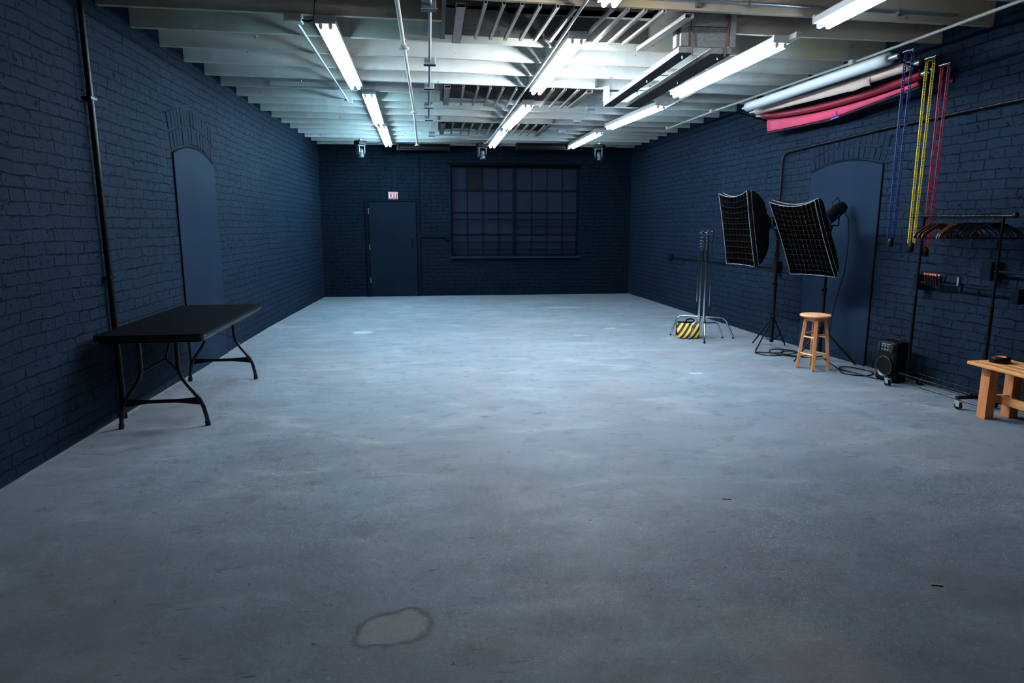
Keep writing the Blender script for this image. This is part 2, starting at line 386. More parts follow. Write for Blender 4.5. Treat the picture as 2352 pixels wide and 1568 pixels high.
def wall_poly(pts, th):
    mb = MB(); pts = list(pts); n = len(pts)
    P = [[V((x, y, -.05)) for x, y in pts], [V((x, y, TOP)) for x, y in pts]]
    Q = [[p+V((th, 0, 0)) for p in row] for row in P]
    vs = P[0]+P[1]+Q[0]+Q[1]; fs = []
    for i in range(n-1):
        fs += [(i, i+1, n+i+1, n+i), (2*n+i, 3*n+i, 3*n+i+1, 2*n+i+1), (n+i, n+i+1, 3*n+i+1, 3*n+i), (i, 2*n+i, 2*n+i+1, i+1)]
    fs += [(0, n, 3*n, 2*n), (n-1, 3*n-1, 4*n-1, 2*n-1)]
    fs[-1] = (n-1, 3*n-1, 4*n-1, 2*n-1)
    return mb.add(vs, fs)
wall_left = structure('wall_left', wall_poly(LW, -.25), M['brickY'], label='dark blue painted brick wall behind the folding table')
wall_right = structure('wall_right', wall_poly(RW, .25), M['brickY'], label='dark blue painted brick wall behind the garment rack and softboxes')
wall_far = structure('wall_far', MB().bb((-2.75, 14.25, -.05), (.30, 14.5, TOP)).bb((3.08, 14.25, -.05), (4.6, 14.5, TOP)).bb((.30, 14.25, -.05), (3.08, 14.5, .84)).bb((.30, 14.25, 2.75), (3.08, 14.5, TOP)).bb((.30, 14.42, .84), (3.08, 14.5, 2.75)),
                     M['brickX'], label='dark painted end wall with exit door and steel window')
structure('wall_near', MB().bb((-2.8, -2.25, -.05), (5.2, -2.0, TOP)), M['brickX'])
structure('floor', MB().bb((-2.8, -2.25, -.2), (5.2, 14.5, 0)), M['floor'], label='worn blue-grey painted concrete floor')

for nm_, f_, sg_ in (('trim_1', LW, 1), ('trim_2', RW, -1)):
    mb = MB(); ys = [-1.9+16.1*k/60 for k in range(61)]; g = []
    for y_ in ys:
        x_ = interp(f_, y_); w_ = .012+.008*math.sin(y_*5.1)*math.sin(y_*1.7+1)
        g.append([V((x_-sg_*.002, y_, .010)), V((x_+sg_*w_, y_, .006)), V((x_+sg_*(w_+.006), y_, .0005))])
    structure(nm_, mb.grid(g), M['edge'], label='thin chalky line where the floor meets the side wall')
# ceiling: deck boards with three skylight openings, joists below
HOLES = [(.10, 2.02, 5.23, 6.33), (.10, 1.95, 8.17, 9.33), (.08, 1.92, 10.99, 12.24)]
dk = MB(); y = -2.25
for x0, x1, y0, y1 in HOLES:
    dk.bb((-2.8, y, DECK), (5.2, y0, DECK+.05)); dk.bb((-2.8, y0, DECK), (x0, y1, DECK+.05)); dk.bb((x1, y0, DECK), (5.2, y1, DECK+.05)); y = y1
dk.bb((-2.8, y, DECK), (5.2, 14.5, DECK+.05))
ceiling = structure('ceiling', dk, M['deck'], label='open ceiling of painted boards over white joists')
# joists: (index, Y where it meets one wall, Y where it meets the other)
JL = {-2: 5.05, -1: 5.60, 0: 6.17, 1: 6.76, 2: 7.35, 3: 7.96, 4: 8.50, 5: 9.13, 6: 9.66, 7: 10.25, 8: 10.84, 9: 11.40, 10: 11.98, 11: 12.55, 12: 13.10, 13: 13.65, 14: 14.17}
JR = {-2: 5.35, -1: 5.87, 0: 6.58, 1: 7.20, 2: 7.82, 3: 8.40, 4: 8.98, 5: 9.56, 6: 10.12, 7: 10.68, 8: 11.22, 9: 11.75, 10: 12.25, 11: 12.72, 12: 13.18, 13: 13.63, 14: 14.08}
for k in range(3, 10):     # joists over the photographer
    JL[-k] = 5.05-.58*(k-2); JR[-k] = 5.35-.6*(k-2)
def jy(n, x): return JL[n]+(JR[n]-JL[n])*(x+2.53)/(4.6+2.53)
for (x0, x1, y0, y1), nj in zip(HOLES, (0, 5, 10)):
    w = MB(); t = .03; zt = 3.92
    w.bb((x0-t, y0-t, JB+.02), (x0, y1+t, zt)).bb((x1, y0-t, JB+.02), (x1+t, y1+t, zt)).bb((x0, y0-t, DECK), (x1, y0, zt)).bb((x0, y1, DECK), (x1, y1+t, zt))
    w.bb((x0-t, y0-t, zt), (x1+t, y1+t, zt+.03))
    w.beam((x0, jy(nj, x0)-.018, (JB+.055+DECK+.02)/2), (x1, jy(nj, x1)-.018, (JB+.055+DECK+.02)/2), .012, DECK-JB-.035)  # added dark liner over the joist face, standing in for the well's shade
    part('skylight_well', w, M['well'], ceiling)
CUT = {-1: (.07, 2.05), 4: (.07, 1.98), 9: (.05, 1.95)}
for n in sorted(JL):
    mm = M['joist_warm'] if n in (-1, -2, -3) else JSTAIN if n == 0 else JV[(0, 1, 0, 2, 3, 0, 2, 1, 3, 0, 1, 2, 0, 3, 1)[n % 15]]
    segs = [(-2.62, 4.78)] if n not in CUT else [(-2.62, CUT[n][0]), (CUT[n][1], 4.78)]
    for a, b in segs:
        mb = MB(); ns = 6; H = DECK-JB
        for k in range(ns):
            xa, xb = a+(b-a)*k/ns, a+(b-a)*(k+1)/ns
        wob = random.uniform(-.004, .004)
        mb.beam((a, jy(n, a)+.022, JB+H/2+wob), (b, jy(n, b)+.022, JB+H/2+wob), .044, H-.006)
        part('joist', mb, mm, ceiling, .004)
for n in range(0, 14):     # solid blocking between joists along the middle line
    if n in (3, 4, 8, 9): continue
    x = 1.12
    part('blocking', MB().bb((x, jy(n, x)+.05, JB+.03), (x+.04, jy(n+1, x)-.005, DECK-.02)), M['joist'], ceiling)
# boards nailed flat against the joist near the wall
part('patch_board', MB().bb((-1.95, 8.48, 3.15), (-.95, 8.505, 3.2)), M['joist'], ceiling, .002)

# skylight security grilles
GR = [([(.208, 5.25, .2, 6.229, 1), (.389, 5.166, .365, 6.111, 0), (.526, 5.176, .497, 6.113, 0), (.663, 5.18, .629, 6.125, 0), (.799, 5.189, .766, 6.131, 0), (.934, 5.198, .896, 6.137, 0), (1.075, 5.212, 1.032, 6.129, 0), (1.359, 5.2, 1.301, 6.14, 0), (1.479, 5.218, 1.44, 6.142, 0), (1.621, 5.222, 1.577, 6.16, 0), (1.77, 5.216, 1.712, 6.159, 0), (2.0, 5.3, 1.915, 6.3, 1)], 'grey steel bar grille under the skylight closest to the camera'),
      ([(.152, 8.169, .147, 9.3, 1), (.344, 8.147, .354, 9.355, 0), (.519, 8.162, .516, 9.337, 0), (.668, 8.196, .672, 9.352, 0), (.821, 8.204, .82, 9.369, 0), (.982, 8.186, .98, 9.4, 0), (1.427, 8.161, 1.456, 9.42, 0), (1.576, 8.17, 1.594, 9.417, 0), (1.74, 8.193, 1.748, 9.416, 0), (1.894, 8.265, 1.86, 9.3, 1)], 'grey steel bar grille under the middle one of three skylights'),
      ([(.129, 10.962, .109, 12.2, 1), (.288, 10.944, .28, 12.212, 0), (.459, 10.925, .444, 12.222, 0), (.607, 10.954, .591, 12.234, 0), (.755, 10.937, .74, 12.217, 0), (.918, 10.946, .91, 12.284, 0), (1.351, 10.962, 1.38, 12.295, 0), (1.505, 10.991, 1.522, 12.279, 0), (1.648, 10.961, 1.651, 12.288, 0), (1.815, 11.003, 1.832, 12.25, 1)], 'grey steel bar grille under the skylight closest to the far wall')]
for bars, lab in GR:
    t = thing('skylight_grille', lab, 'grille', (bars[0][0], bars[0][1], JB-.02), 'steel grilles under the skylights')
    for x0, y0, x1, y1, wide in bars:
        w, h = (.075, .035) if wide else (.026, .026)
        part('bar', MB().hollow((x0, y0, JB-h/2-.003), (x1, y1, JB-h/2-.003), w, h, .003), M['bar'], t)

# arched openings closed with painted boards
def arch_panel(name, side, y0, y1, zs, zp, th, lab):
    f = lx if side < 0 else rx
    mb = MB(); K = 14; pts = []
    for k in range(K+1):
        u = k/K; pts.append((y0+(y1-y0)*u, zs[0]+(zs[1]-zs[0])*u+zp*4*u*(1-u)))
    poly = [(y0, 0.0)]+pts+[(y1, 0.0)]
    n = len(poly); d = -side
    fr = [V((f(a)+d*th, a, b)) for a, b in poly]; bk = [V((f(a)+side*.02, a, b)) for a, b in poly]
    order = list(range(n))
    mb.add(fr+bk, [tuple(order), tuple(n+i for i in reversed(order))]+[(i, i+n, (i+1) % n+n, (i+1) % n) for i in range(n)])
    o = structure(name, mb, M['panel'], label=lab)
    # dark gap around the board
    g = MB()
    for (a, b), (c, e) in list(zip(poly, poly[1:]))[:-1]:
        g.beam((f(a)+d*.008, a, b), (f(c)+d*.008, c, e), .011, .013, up=(1, 0, 0))
    part('seam', g, M['dark'], o)
    return pts, o
pl, door_left = arch_panel('door_2', -1, 6.83, 7.99, (2.19, 2.17), .11, .012, 'arched doorway closed with a smooth painted board beside the table')
pr, door_right = arch_panel('door_3', 1, 6.44, 7.60, (2.12, 2.11), .09, .012, 'arched doorway closed with a smooth painted board behind the stool')

def arch_bricks(side, pts, rows, z_h, parent, spread):
    f = lx if side < 0 else rx
    for r in range(rows):
        mb = MB(); d = -side; ys = [p[0] for p in pts]; mid = (ys[0]+ys[-1])/2
        n = 15
        for k in range(n):
            u0, u1 = (k+.06)/n, (k+.94)/n
            def P(u, lift):
                a = (u-.5)*(1+spread*(lift)); y = mid+(ys[-1]-ys[0])*a*1.02
                base = pts[0][1]+(pts[-1][1]-pts[0][1])*u+.12*4*u*(1-u) if side < 0 else pts[0][1]+(pts[-1][1]-pts[0][1])*u+.09*4*u*(1-u)
                return y, base+.02+lift
            l0, l1 = r*(z_h+.012)+.004, r*(z_h+.012)+z_h-random.uniform(0, .012)
            q = [P(u0, l0), P(u1, l0), P(u1, l1), P(u0, l1)]
            e = random.uniform(.004, .010)
            mb.prism([V((f(a)-d*.02, a, b)) for a, b in q], .02+e, (d, 0, 0))
        part('brick_arch', mb, M['archbrick'], parent, .004)
arch_bricks(-1, pl, 2, .17, wall_left, .35)
arch_bricks(1, pr, 2, .13, wall_right, .45)

# far wall: door, window
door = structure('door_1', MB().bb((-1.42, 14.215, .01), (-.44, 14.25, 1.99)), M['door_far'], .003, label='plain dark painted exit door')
fr = MB().bb((-1.50, 14.20, 0), (-1.435, 14.26, 2.0)).bb((-.425, 14.20, 0), (-.36, 14.26, 2.0)).bb((-1.50, 14.20, 2.0), (-.36, 14.26, 2.03))
part('door_frame', fr, M['paint_far'], door, .003)
part('pull_handle', MB().tube([(-.53, 14.215, 1.36), (-.53, 14.165, 1.33), (-.53, 14.16, 1.1), (-.53, 14.215, 1.05)], .012, 8), M['black_metal'], door)
for z in (.35, 1.05, 1.80):
    part('hinge', MB().cyl((-1.428, 14.205, z-.06), (-1.428, 14.205, z+.06), .009, 8), M['steel'], door)
win = structure('window_1', MB().bb((.30, 14.40, .84), (3.08, 14.42, 2.75)), M['pane'], label='wide steel-framed window painted over dark')
wf = MB()
def hb(x0, x1, z, w=.03, y=14.385): wf.bb((x0, y-.012, z-w/2), (x1, y+.012, z+w/2))
def vb(x, z0, z1, w=.02, y=14.388): wf.bb((x-w/2, y-.01, z0), (x+w/2, y+.01, z1))
for z in (.86, 2.735): hb(.30, 3.08, z, .045)
vb(.315, .84, 2.75, .03); vb(3.06, .84, 2.75, .04); vb(1.68, .84, 2.75, .075, 14.375)
for a, b in ((.30, 1.65), (1.71, 3.05)):
    for z, w in ((2.245, .04), (1.78, .025), (1.31, .025)): hb(a, b, z, w)
for x in (.65, .99, 1.33, 2.05, 2.39, 2.73): vb(x, .86, 2.735)
part('window_frame', wf, M['paint_far'], win, .002)
part('window_sill', MB().bb((.27, 14.19, .80), (3.11, 14.40, .845)), M['panel'], win, .004)
part('window_head', MB().bb((.24, 14.22, 2.75), (3.12, 14.40, 2.80)), M['dark'], win)
part('bare_pane', MB().bb((.665, 14.389, 2.27), (.975, 14.397, 2.71)), M['pane_dirty'], win, label='pane with the paint scraped away')
for z, a, b in ((1.635, .30, 3.08), (1.48, 1.66, 3.08), (1.15, .30, 3.08), (.99, .30, 3.08)):
    part('security_bar', MB().bb((a-.02, 14.29, z-.012), (b+.02, 14.31, z+.012)), M['paint_far'], win)
part('latch', MB().box((1.02, 14.36, 1.37), (.05, .04, .06)).cyl((1.0, 14.36, 1.37), (.93, 14.35, 1.34), .008, 6), M['black_metal'], win)
part('latch', MB().box((2.42, 14.36, 1.37), (.05, .04, .06)).cyl((2.4, 14.36, 1.37), (2.33, 14.35, 1.34), .008, 6), M['black_metal'], win)

# exit sign
t = thing('exit_sign', 'small red and white EXIT sign above the door', 'sign', (-.908, 14.24, 2.05))
part('sign_plate', MB().bb((-1.003, 14.232, 2.048), (-.813, 14.25, 2.194)), M['exit_white'], t, .004)
part('sign_face', MB().bb((-.994, 14.229, 2.057), (-.822, 14.2325, 2.185)), M['exit_red'], t)
lt = MB(); zb, zt, yy = 2.072, 2.170, 14.2245
def glyph(pts, x0, w):
    lt.prism([(x0+u*w, yy, zb+v*(zt-zb)) for u, v in pts], .004, (0, 1, 0))
st = .33; h = .14
glyph([(0, 0), (1, 0), (1, h), (st, h), (st, .5-h/2), (.86, .5-h/2), (.86, .5+h/2), (st, .5+h/2), (st, 1-h), (1, 1-h), (1, 1), (0, 1)], -.986, .036)
glyph([(0, 0), (.30, 0), (.5, .36), (.70, 0), (1, 0), (.67, .5), (1, 1), (.70, 1), (.5, .64), (.30, 1), (0, 1), (.33, .5)], -.945, .044)
glyph([(0, 0), (1, 0), (1, 1), (0, 1)], -.895, .013)
glyph([(.33, 0), (.67, 0), (.67, 1-h), (1, 1-h), (1, 1), (0, 1), (0, 1-h), (.33, 1-h)], -.876, .042)
part('lettering', lt, M['exit_white'], t)

# ------------------------------------------------------------------ fluorescent fixtures
def tube_mat(col, e):
    return simple('lit_tube', (1, 1, 1), .4, var=0, emit=col, estr=75.*e)
# tube colour per row, strength per fixture, set for light balance; middle row whiter
TCOL = [(.47, .82, 1.0), (.86, .94, 1.0), (.60, .84, 1.0)]
TSTR = [[1.7, 1.0, .30, .12], [.15, .62, 3.3, 2.4], [.38, .50, .52, .34]]
def fixture(p0, p1, lab, tm):
    """p0: end nearer the camera, p1: other end; (x, y)"""
    a, b = V((*p0, 3.115)), V((*p1, 3.115)); d = (b-a).normalized(); s = V((d.y, -d.x, 0))
    t = thing('fluorescent_ceiling_light', lab, 'ceiling light', tuple(a), 'twin-tube fluorescent lights on the ceiling')
    # channel housing with sloped sides
    prof = [(-.06, .022), (-.080, .005), (-.080, -.040), (-.074, -.040), (-.04, -.022), (.04, -.022), (.074, -.040), (.080, -.040), (.080, .005), (.06, .022)]
    mb = MB(); mb.prism([a+s*u+V((0, 0, w)) for u, w in prof], (b-a).length, d)
    part('housing', mb, M['white_metal'], t, .002)
    for e, sg in ((a, 1), (b, -1)):
        h = MB(); h.prism([e-d*sg*.004+s*u+V((0, 0, w)) for u, w in ((-.081, .023), (-.081, -.042), (.081, -.042), (.081, .023))], .03, d*sg)
        part('end_plate', h, M['holder'], t, .003)
        for k in (-1, 1):
            c = e+d*sg*.012+s*k*.038
            hh = MB(); hh.prism([c+s*u+V((0, 0, w)) for u, w in ((-.014, -.025), (-.016, -.06), (-.009, -.078), (.009, -.078), (.016, -.06), (.014, -.025))], .018, d*sg)
            part('lampholder', hh, M['holder'], t, .002)
    for k in (-1, 1):
        c0 = a+d*.036+s*k*.038+V((0, 0, -.064)); c1 = b-d*.036+s*k*.038+V((0, 0, -.064))
        part('tube', MB().tube([c0, c1], .020, 8, caps=False), tm, t, label='glowing white tube')
rowname = ['in the row on the folding table side', 'in the middle row', 'in the row on the backdrop roll side']
pos = ['closest to the far wall', 'second from the far wall', 'third from the far wall', 'cut off by the frame edge']
FX = [[((-.86, 11.15), (-.93, 13.62)), ((-.80, 8.50), (-.88, 10.87)), ((-.85, 5.66), (-.90, 8.05)), ((-.85, 4.40), (-.86, 4.93))],
      [((1.145, 11.37), (1.13, 13.60)), ((1.235, 8.98), (1.16, 11.08)), ((1.225, 5.86), (1.205, 8.12)), ((1.24, 4.35), (1.25, 4.93))],
      [((2.80, 11.42), (2.735, 13.55)), ((3.005, 8.85), (2.81, 10.82)), ((3.03, 5.78), (2.94, 8.12)), ((3.065, 4.30), (3.07, 5.24))]]
for r in range(3):
    for k in range(4):
        fixture(*FX[r][k], f'twin-tube light {rowname[r]}, {pos[k]}', tube_mat(TCOL[r], TSTR[r][k]))

# ------------------------------------------------------------------ pipes and conduits
def pipe(name, pts, r, m, lab, cat='pipe', n=10, fit=None, fm=None, group=None):
    t = thing(name, lab, cat, pts[0], group)
    part('tube', MB().tube(pts, r, n), m, t)
    return t
def fit_box(t, c, d, m, name='junction_box'): return part(name, MB().box(c, d), m, t, .004)
def round_path(pts, r=.06, k=5):
    out = [V(pts[0])]
    for a, b, c in zip(pts, pts[1:], pts[2:]):
        a, b, c = V(a), V(b), V(c); u = (a-b).normalized(); w = (c-b).normalized()
        r_ = min(r, (a-b).length*.45, (c-b).length*.45); p, q = b+u*r_, b+w*r_
        out += [p.lerp(b, s).lerp(b.lerp(q, s), s) for s in [i/k for i in range(k+1)]]
    return out+[V(pts[-1])]

t = pipe('wall_pipe', [(lx(5.3)+.035, 5.30, 0.0), (lx(5.3)+.035, 5.30, 3.12)], .022, M['black_metal'], 'dark vertical pipe on the brick wall behind the folding table')
for z in (2.4, 1.1): part('pipe_strap', MB().bb((lx(5.3)+.002, 5.255, z), (lx(5.3)+.06, 5.345, z+.02)), M['black_metal'], t)
t = pipe('ceiling_conduit', [(-1.09, 5.70, 3.115), (-1.13, 9.18, 3.115)], .011, M['pipe_white'], 'thin white conduit running beside the lights on the folding table side')
fit_box(t, (-1.09, 5.66, 3.105), (.13, .10, .065), M['pipe_white']); fit_box(t, (-1.13, 9.22, 3.115), (.10, .06, .05), M['pipe_white'])
part('wire', MB().tube(round_path([(-1.04, 5.66, 3.10), (-.98, 5.67, 3.085), (-.93, 5.64, 3.1), (-.86, 5.3, 3.13)], .05), .007, 6), M['black'], t)
t = pipe('sprinkler_pipe', [(-.225, 1.5, 3.09), (-.265, 6.25, 3.09), (-.29, 9.68, 3.09), (-.36, 13.45, 3.09)], .017, M['pipe_white'], 'rusty white sprinkler pipe along the joists, just beside the conduit with steel boxes')
for x, y_ in ((-.265, 6.25), (-.288, 9.62), (-.36, 13.42)):
    part('pipe_hanger', MB().lathe((x, y_, 3.045), (0, 0, 1), [(0, .0), (0, .045), (.012, .048), (.02, .03), (.03, .025), (.09, .025), (.095, 0)], 14), M['pipe_white'], t)
t = pipe('ceiling_conduit', [(.02, 1.5, 3.10), (-.042, 6.93, 3.10), (-.06, 8.12, 3.10), (-.08, 9.35, 3.10), (-.093, 10.4, 3.10)], .013, M['steel'], 'steel conduit with a line of junction boxes between the joists')
for x, y_ in ((-.03, 5.22), (-.042, 6.90), (-.06, 8.08), (-.08, 9.32), (-.093, 10.38), (-.062, 12.13)):
    bx_ = fit_box(t, (x, y_, 3.10), (.11, .07, .07), M['steel'])
    part('cover_plate', MB().box((x, y_-.02, 3.062), (.12, .085, .006)), M['chrome'], bx_, .002)
part('wire', MB().tube(round_path([(-.093, 10.4, 3.09), (-.07, 11.2, 3.03), (-.10, 11.7, 3.09), (-.07, 12.1, 3.09)], .1), .005, 6), M['pipe_white'], t)
pipe('strip_conduit', [(1.125, 1.5, 3.10), (1.095, 7.0, 3.10), (1.065, 9.2, 3.10), (1.035, 11.8, 3.10), (.99, 13.3, 3.10), (.93, 13.52, 3.12)], .012, M['pipe_white'], 'thin painted pipe running tight beside the middle row of lights')
pipe('copper_pipe', [(-.30, 13.56, 3.11), (.93, 13.60, 3.11)], .010, M['rust'], 'thin copper pipe crossing the ceiling just before the far wall')
t = pipe('roll_side_conduit', [(4.42, 1.5, 3.105), (4.237, 4.663, 3.105), (4.17, 6.49, 3.105), (3.94, 9.35, 3.105), (3.88, 11.0, 3.105)], .013, M['pipe_white'], 'long pale conduit running above the white backdrop roll')
for x, y_ in ((4.17, 6.47), (3.94, 9.33), (3.88, 10.98)): fit_box(t, (x, y_, 3.10), (.10, .07, .05), M['pipe_white'])
t = pipe('ceiling_conduit', [(3.17, 8.10, 3.11), (3.185, 9.36, 3.11)], .011, M['pipe_white'], 'short pale conduit between two lights on the backdrop roll side')
single('light_batten', MB().beam((3.115, 5.66, 3.115), (3.045, 8.15, 3.115), .05, .045), M['pipe_white'], 'long pale wooden batten fixed alongside a light on the backdrop roll side', 'wooden batten', (3.115, 5.66, 3.1), .003)
t = thing('ceiling_junction_boxes', 'three small steel ceiling boxes joined by thin wire', 'junction boxes', (2.14, 9.27, 3.1))
for x, y_ in ((2.143, 9.27), (2.191, 10.42), (2.179, 11.63)): part('junction_box', MB().box((x, y_, 3.105), (.12, .06, .06)), M['steel'], t, .004)
for a, b in (((2.143, 9.3, 3.08), (2.19, 10.4, 3.08)), ((2.19, 10.44, 3.08), (2.18, 11.6, 3.08))):
    A, B = V(a), V(b); part('wire', MB().tube([A, A.lerp(B, .3)+V((.03, 0, -.03)), A.lerp(B, .6)+V((-.04, 0, -.02)), B], .004, 6), M['steel'], t)
t = pipe('front_conduit', [(1.6, jy(-2, 1.6)-.022, 3.205), (2.35, jy(-2, 2.35)-.022, 3.205), (4.25, jy(-2, 4.25)-.022, 3.205)], .014, M['steel'], 'grey steel conduit clipped to the warm-tinted joist nearest the camera')
for x in (2.45, 3.75): part('pipe_strap', MB().box((x, jy(-2, x)-.022, 3.2), (.02, .034, .05)), M['chrome'], t)

yf = 14.25
t = pipe('far_conduit', [(-.35, yf-.02, 3.2), (-.375, yf-.02, 1.30)], .014, M['paint_far'], 'dark conduit running down the far wall between door and window')
fit_box(t, (-.375, yf-.034, 1.26), (.07, .06, .09), M['paint_far']); part('tube', MB().tube([(-.34, yf-.02, 1.26), (.2, yf-.02, 1.25)], .012, 8), M['paint_far'], t); fit_box(t, (.21, yf-.034, 1.25), (.08, .06, .11), M['paint_far'])
o_ = .03
c1 = [(rx(8.17)-o_, 8.17, 1.04), (rx(8.17)-o_, 8.17, 2.41), (rx(7.6)-o_, 7.6, 2.43), (rx(6.5)-o_, 6.5, 2.47), (rx(5.5)-o_, 5.5, 2.485), (rx(4.8)-o_, 4.8, 2.495), (rx(-1.8)-o_, -1.8, 2.50)]
pth = [V(c1[0])]+[p for p in round_path(c1[:3], .14, 7)][1:-1]+[V(p) for p in c1[2:]]
t = thing('arch_conduit', 'black conduit that climbs the brick wall and bends over the boarded arch', 'pipe', c1[0])
part('tube', MB().tube(pth, .014, 10), M['black_metal'], t); fit_box(t, (rx(8.12)-.04, 8.12, .97), (.08, .11, .15), M['black'])
t = thing('low_wall_conduit', 'low horizontal conduit on the brick wall behind the chrome stands', 'pipe', (4.27, 11.7, .93))
part('tube', MB().tube([(rx(11.7)-.035, 11.7, .93), (rx(8.2)-.035, 8.22, .96)], .012, 8), M['rail_paint'], t); fit_box(t, (rx(11.72)-.03, 11.74, .93), (.06, .1, .11), M['rail_paint'])
t = thing('wall_rail', 'dark pipe rail with boxes on the brick wall behind the garment rack', 'pipe', (4.53, 5.74, .97))
part('tube', MB().tube([(rx(5.74)-.10, 5.74, .975), (rx(4.75)-.10, 4.75, .975)], .011, 8), M['rail_paint'], t)
part('bracket', MB().bb((rx(5.74)-.12, 5.70, .90), (rx(5.74)-.002, 5.77, 1.05)), M['rail_paint'], t, .004)
part('bracket', MB().bb((rx(4.72)-.12, 4.69, .88), (rx(4.72)-.002, 4.76, 1.0)), M['rail_paint'], t, .004)
t = thing('upper_wall_rail', 'short dark pipe with a box just above the rail behind the garment rack', 'pipe', (4.59, 4.98, 1.12))
part('tube', MB().tube([(rx(4.98)-.09, 4.98, 1.125), (rx(1.5)-.09, 1.5, 1.12)], .012, 8), M['rail_paint'], t)
fit_box(t, (rx(5.0)-.06, 5.02, 1.125), (.11, .10, .15), M['rail_paint'])
pipe('upper_wall_cable', [(rx(6.3)-.012, 6.3, 2.80), (rx(5.5)-.012, 5.5, 2.845), (rx(4.8)-.012, 4.8, 2.88), (rx(-1.8)-.012, -1.8, 2.9)], .008, M['rail_paint'], 'thin black cable high on the brick wall behind the chains', 'cable', 6)

# spring clamps on the rail
for k, y_ in enumerate((5.63, 5.60, 5.57, 5.54, 5.51, 5.47)):
    X = rx(y_)-.10
    t = thing('spring_clamp', 'black spring clamp with orange tips clipped on the wall rail', 'clamp', (X, y_, .975), 'black spring clamps in a row on the rail')
    part('jaw', MB().beam((X-.005, y_, .955), (X-.03, y_-.01, 1.05), .014, .02, up=(0, 1, 0)).beam((X+.012, y_, .955), (X+.03, y_-.01, 1.04), .014, .02, up=(0, 1, 0)), M['black'], t, .003)
    part('tip', MB().beam((X-.03, y_-.01, 1.05), (X-.034, y_-.01, 1.066), .015, .022, up=(0, 1, 0)), M['orange'], t, .002, label='orange tip')
X = rx(5.25)-.10
t = thing('metal_clamp', 'single silver clamp on the rail behind the garment rack', 'clamp', (X, 5.25, .975))
part('jaw', MB().beam((X-.02, 5.26, .985), (X-.055, 5.22, 1.065), .034, .020, up=(0, 1, 0)), M['chrome'], t, .003)
part('grip', MB().beam((X-.0, 5.26, .93), (X, 5.25, 1.0), .02, .03, up=(0, 1, 0)), M['black'], t, .003)

# ------------------------------------------------------------------ hanging timber frame with two planks
t = thing('hanging_plank_rack', 'wooden frame with two long planks slung under the joists', 'hanging rack', (2.3, 5.72, 2.95))
part('end_frame', MB().bb((2.085, 5.70, 3.005), (2.155, 5.745, 3.36)).bb((2.515, 5.70, 3.005), (2.57, 5.745, 3.36)).bb((2.09, 5.745, 3.01), (2.565, 5.77, 3.17)).bb((2.09, 5.745, 3.176), (2.565, 5.77, 3.36)).bb((2.06, 5.745, 3.005), (2.085, 5.83, 3.14)), M['plank'], t, .003)
part('end_frame', MB().bb((2.06, 8.21, 3.005), (2.13, 8.25, 3.18)).bb((2.5, 8.21, 3.005), (2.56, 8.25, 3.16)).bb((2.06, 8.25, 3.0), (2.56, 8.27, 3.12)), M['joist'], t, .003)
for x0, x1, z in ((2.068, 2.198, 2.95), (2.355, 2.535, 2.948)):
    pb = part('plank', MB().bb((x0, 5.70, z), (x1, 8.27, z+.048)), M['plank'], t, .003)
    part('underside', MB().bb((x0+.003, 5.702, z-.004), (x1-.003, 8.268, z+.0005)), M['plank_shade'], pb, label='underside darkened as if in shade')  # thin dark sheet paints in the shade beneath the plank
    for y_ in (5.78, 6.75): part('bolt', MB().cyl(((x0+x1)/2, y_, z-.03), ((x0+x1)/2, y_, z), .007, 6), M['steel'], pb)
for x0, x1 in ((2.16, 2.185), (2.515, 2.47)):
    part('tie_rod', MB().cyl((x0, 5.69, 3.34), (x1, 5.685, 2.92), .008, 8), M['rust'], t)
for y_ in (6.75, 7.5): part('cross_cleat', MB().bb((2.10, y_, 2.998), (2.5, y_+.04, 3.03)), M['joist'], t)

# ------------------------------------------------------------------ stage lights and bars by the far wall
def moving_head(x, y, rot, lab):
    t = thing('ceiling_stage_light', lab, 'stage light', (x, y, 2.8), 'moving-head stage lights hanging by the far wall')
    R = Matrix.Rotation(rot, 3, 'Z'); W = lambda p: R @ V(p)+V((x, y, 0))
    part('base', MB().box((x, y, 3.075), (.21, .15, .085), R), M['black'], t, .015)
    part('clamp', MB().box((x, y, 3.13), (.05, .05, .04), R), M['steel'], t)
    mb = MB()
    for s in (-1, 1):
        mb.prism([W((s*.072-.010, a, b)) for a, b in ((-.045, 3.03), (.045, 3.03), (.05, 2.90), (.03, 2.85), (-.03, 2.85), (-.05, 2.90))], .020, R @ V((1, 0, 0)))
    mb.box(W((0, 0, 3.028)), (.2, .09, .02), R)
    part('yoke', mb, M['grey_light'], t, .006)
    part('head', MB().lathe(W((0, 0, 2.97)), (.08*math.cos(rot), .08*math.sin(rot)-.1, -1), [(0, 0), (0, .035), (.02, .048), (.09, .054), (.10, .048), (.13, .05), (.135, .056), (.17, .056), (.172, .045), (.17, 0)], 22), M['grey_light'], t)
    part('cable', MB().tube([(x+.11, y, 3.08), (x+.2, y+.02, 3.07), (x+.32, y+.05, 3.075), (x+.42, y+.05, 3.12)], .006, 6), M['black'], t)
M['grey_light'] = simple('stage_light_grey', (.040, .052, .070), .35)
moving_head(-1.45, 13.38, .9, 'grey moving-head stage light hanging above the exit door side')
moving_head(.92, 13.50, .3, 'grey moving-head stage light hanging at the middle of the far wall')
moving_head(3.30, 13.45, -.5, 'grey moving-head stage light hanging at the roll-side end of the far wall')
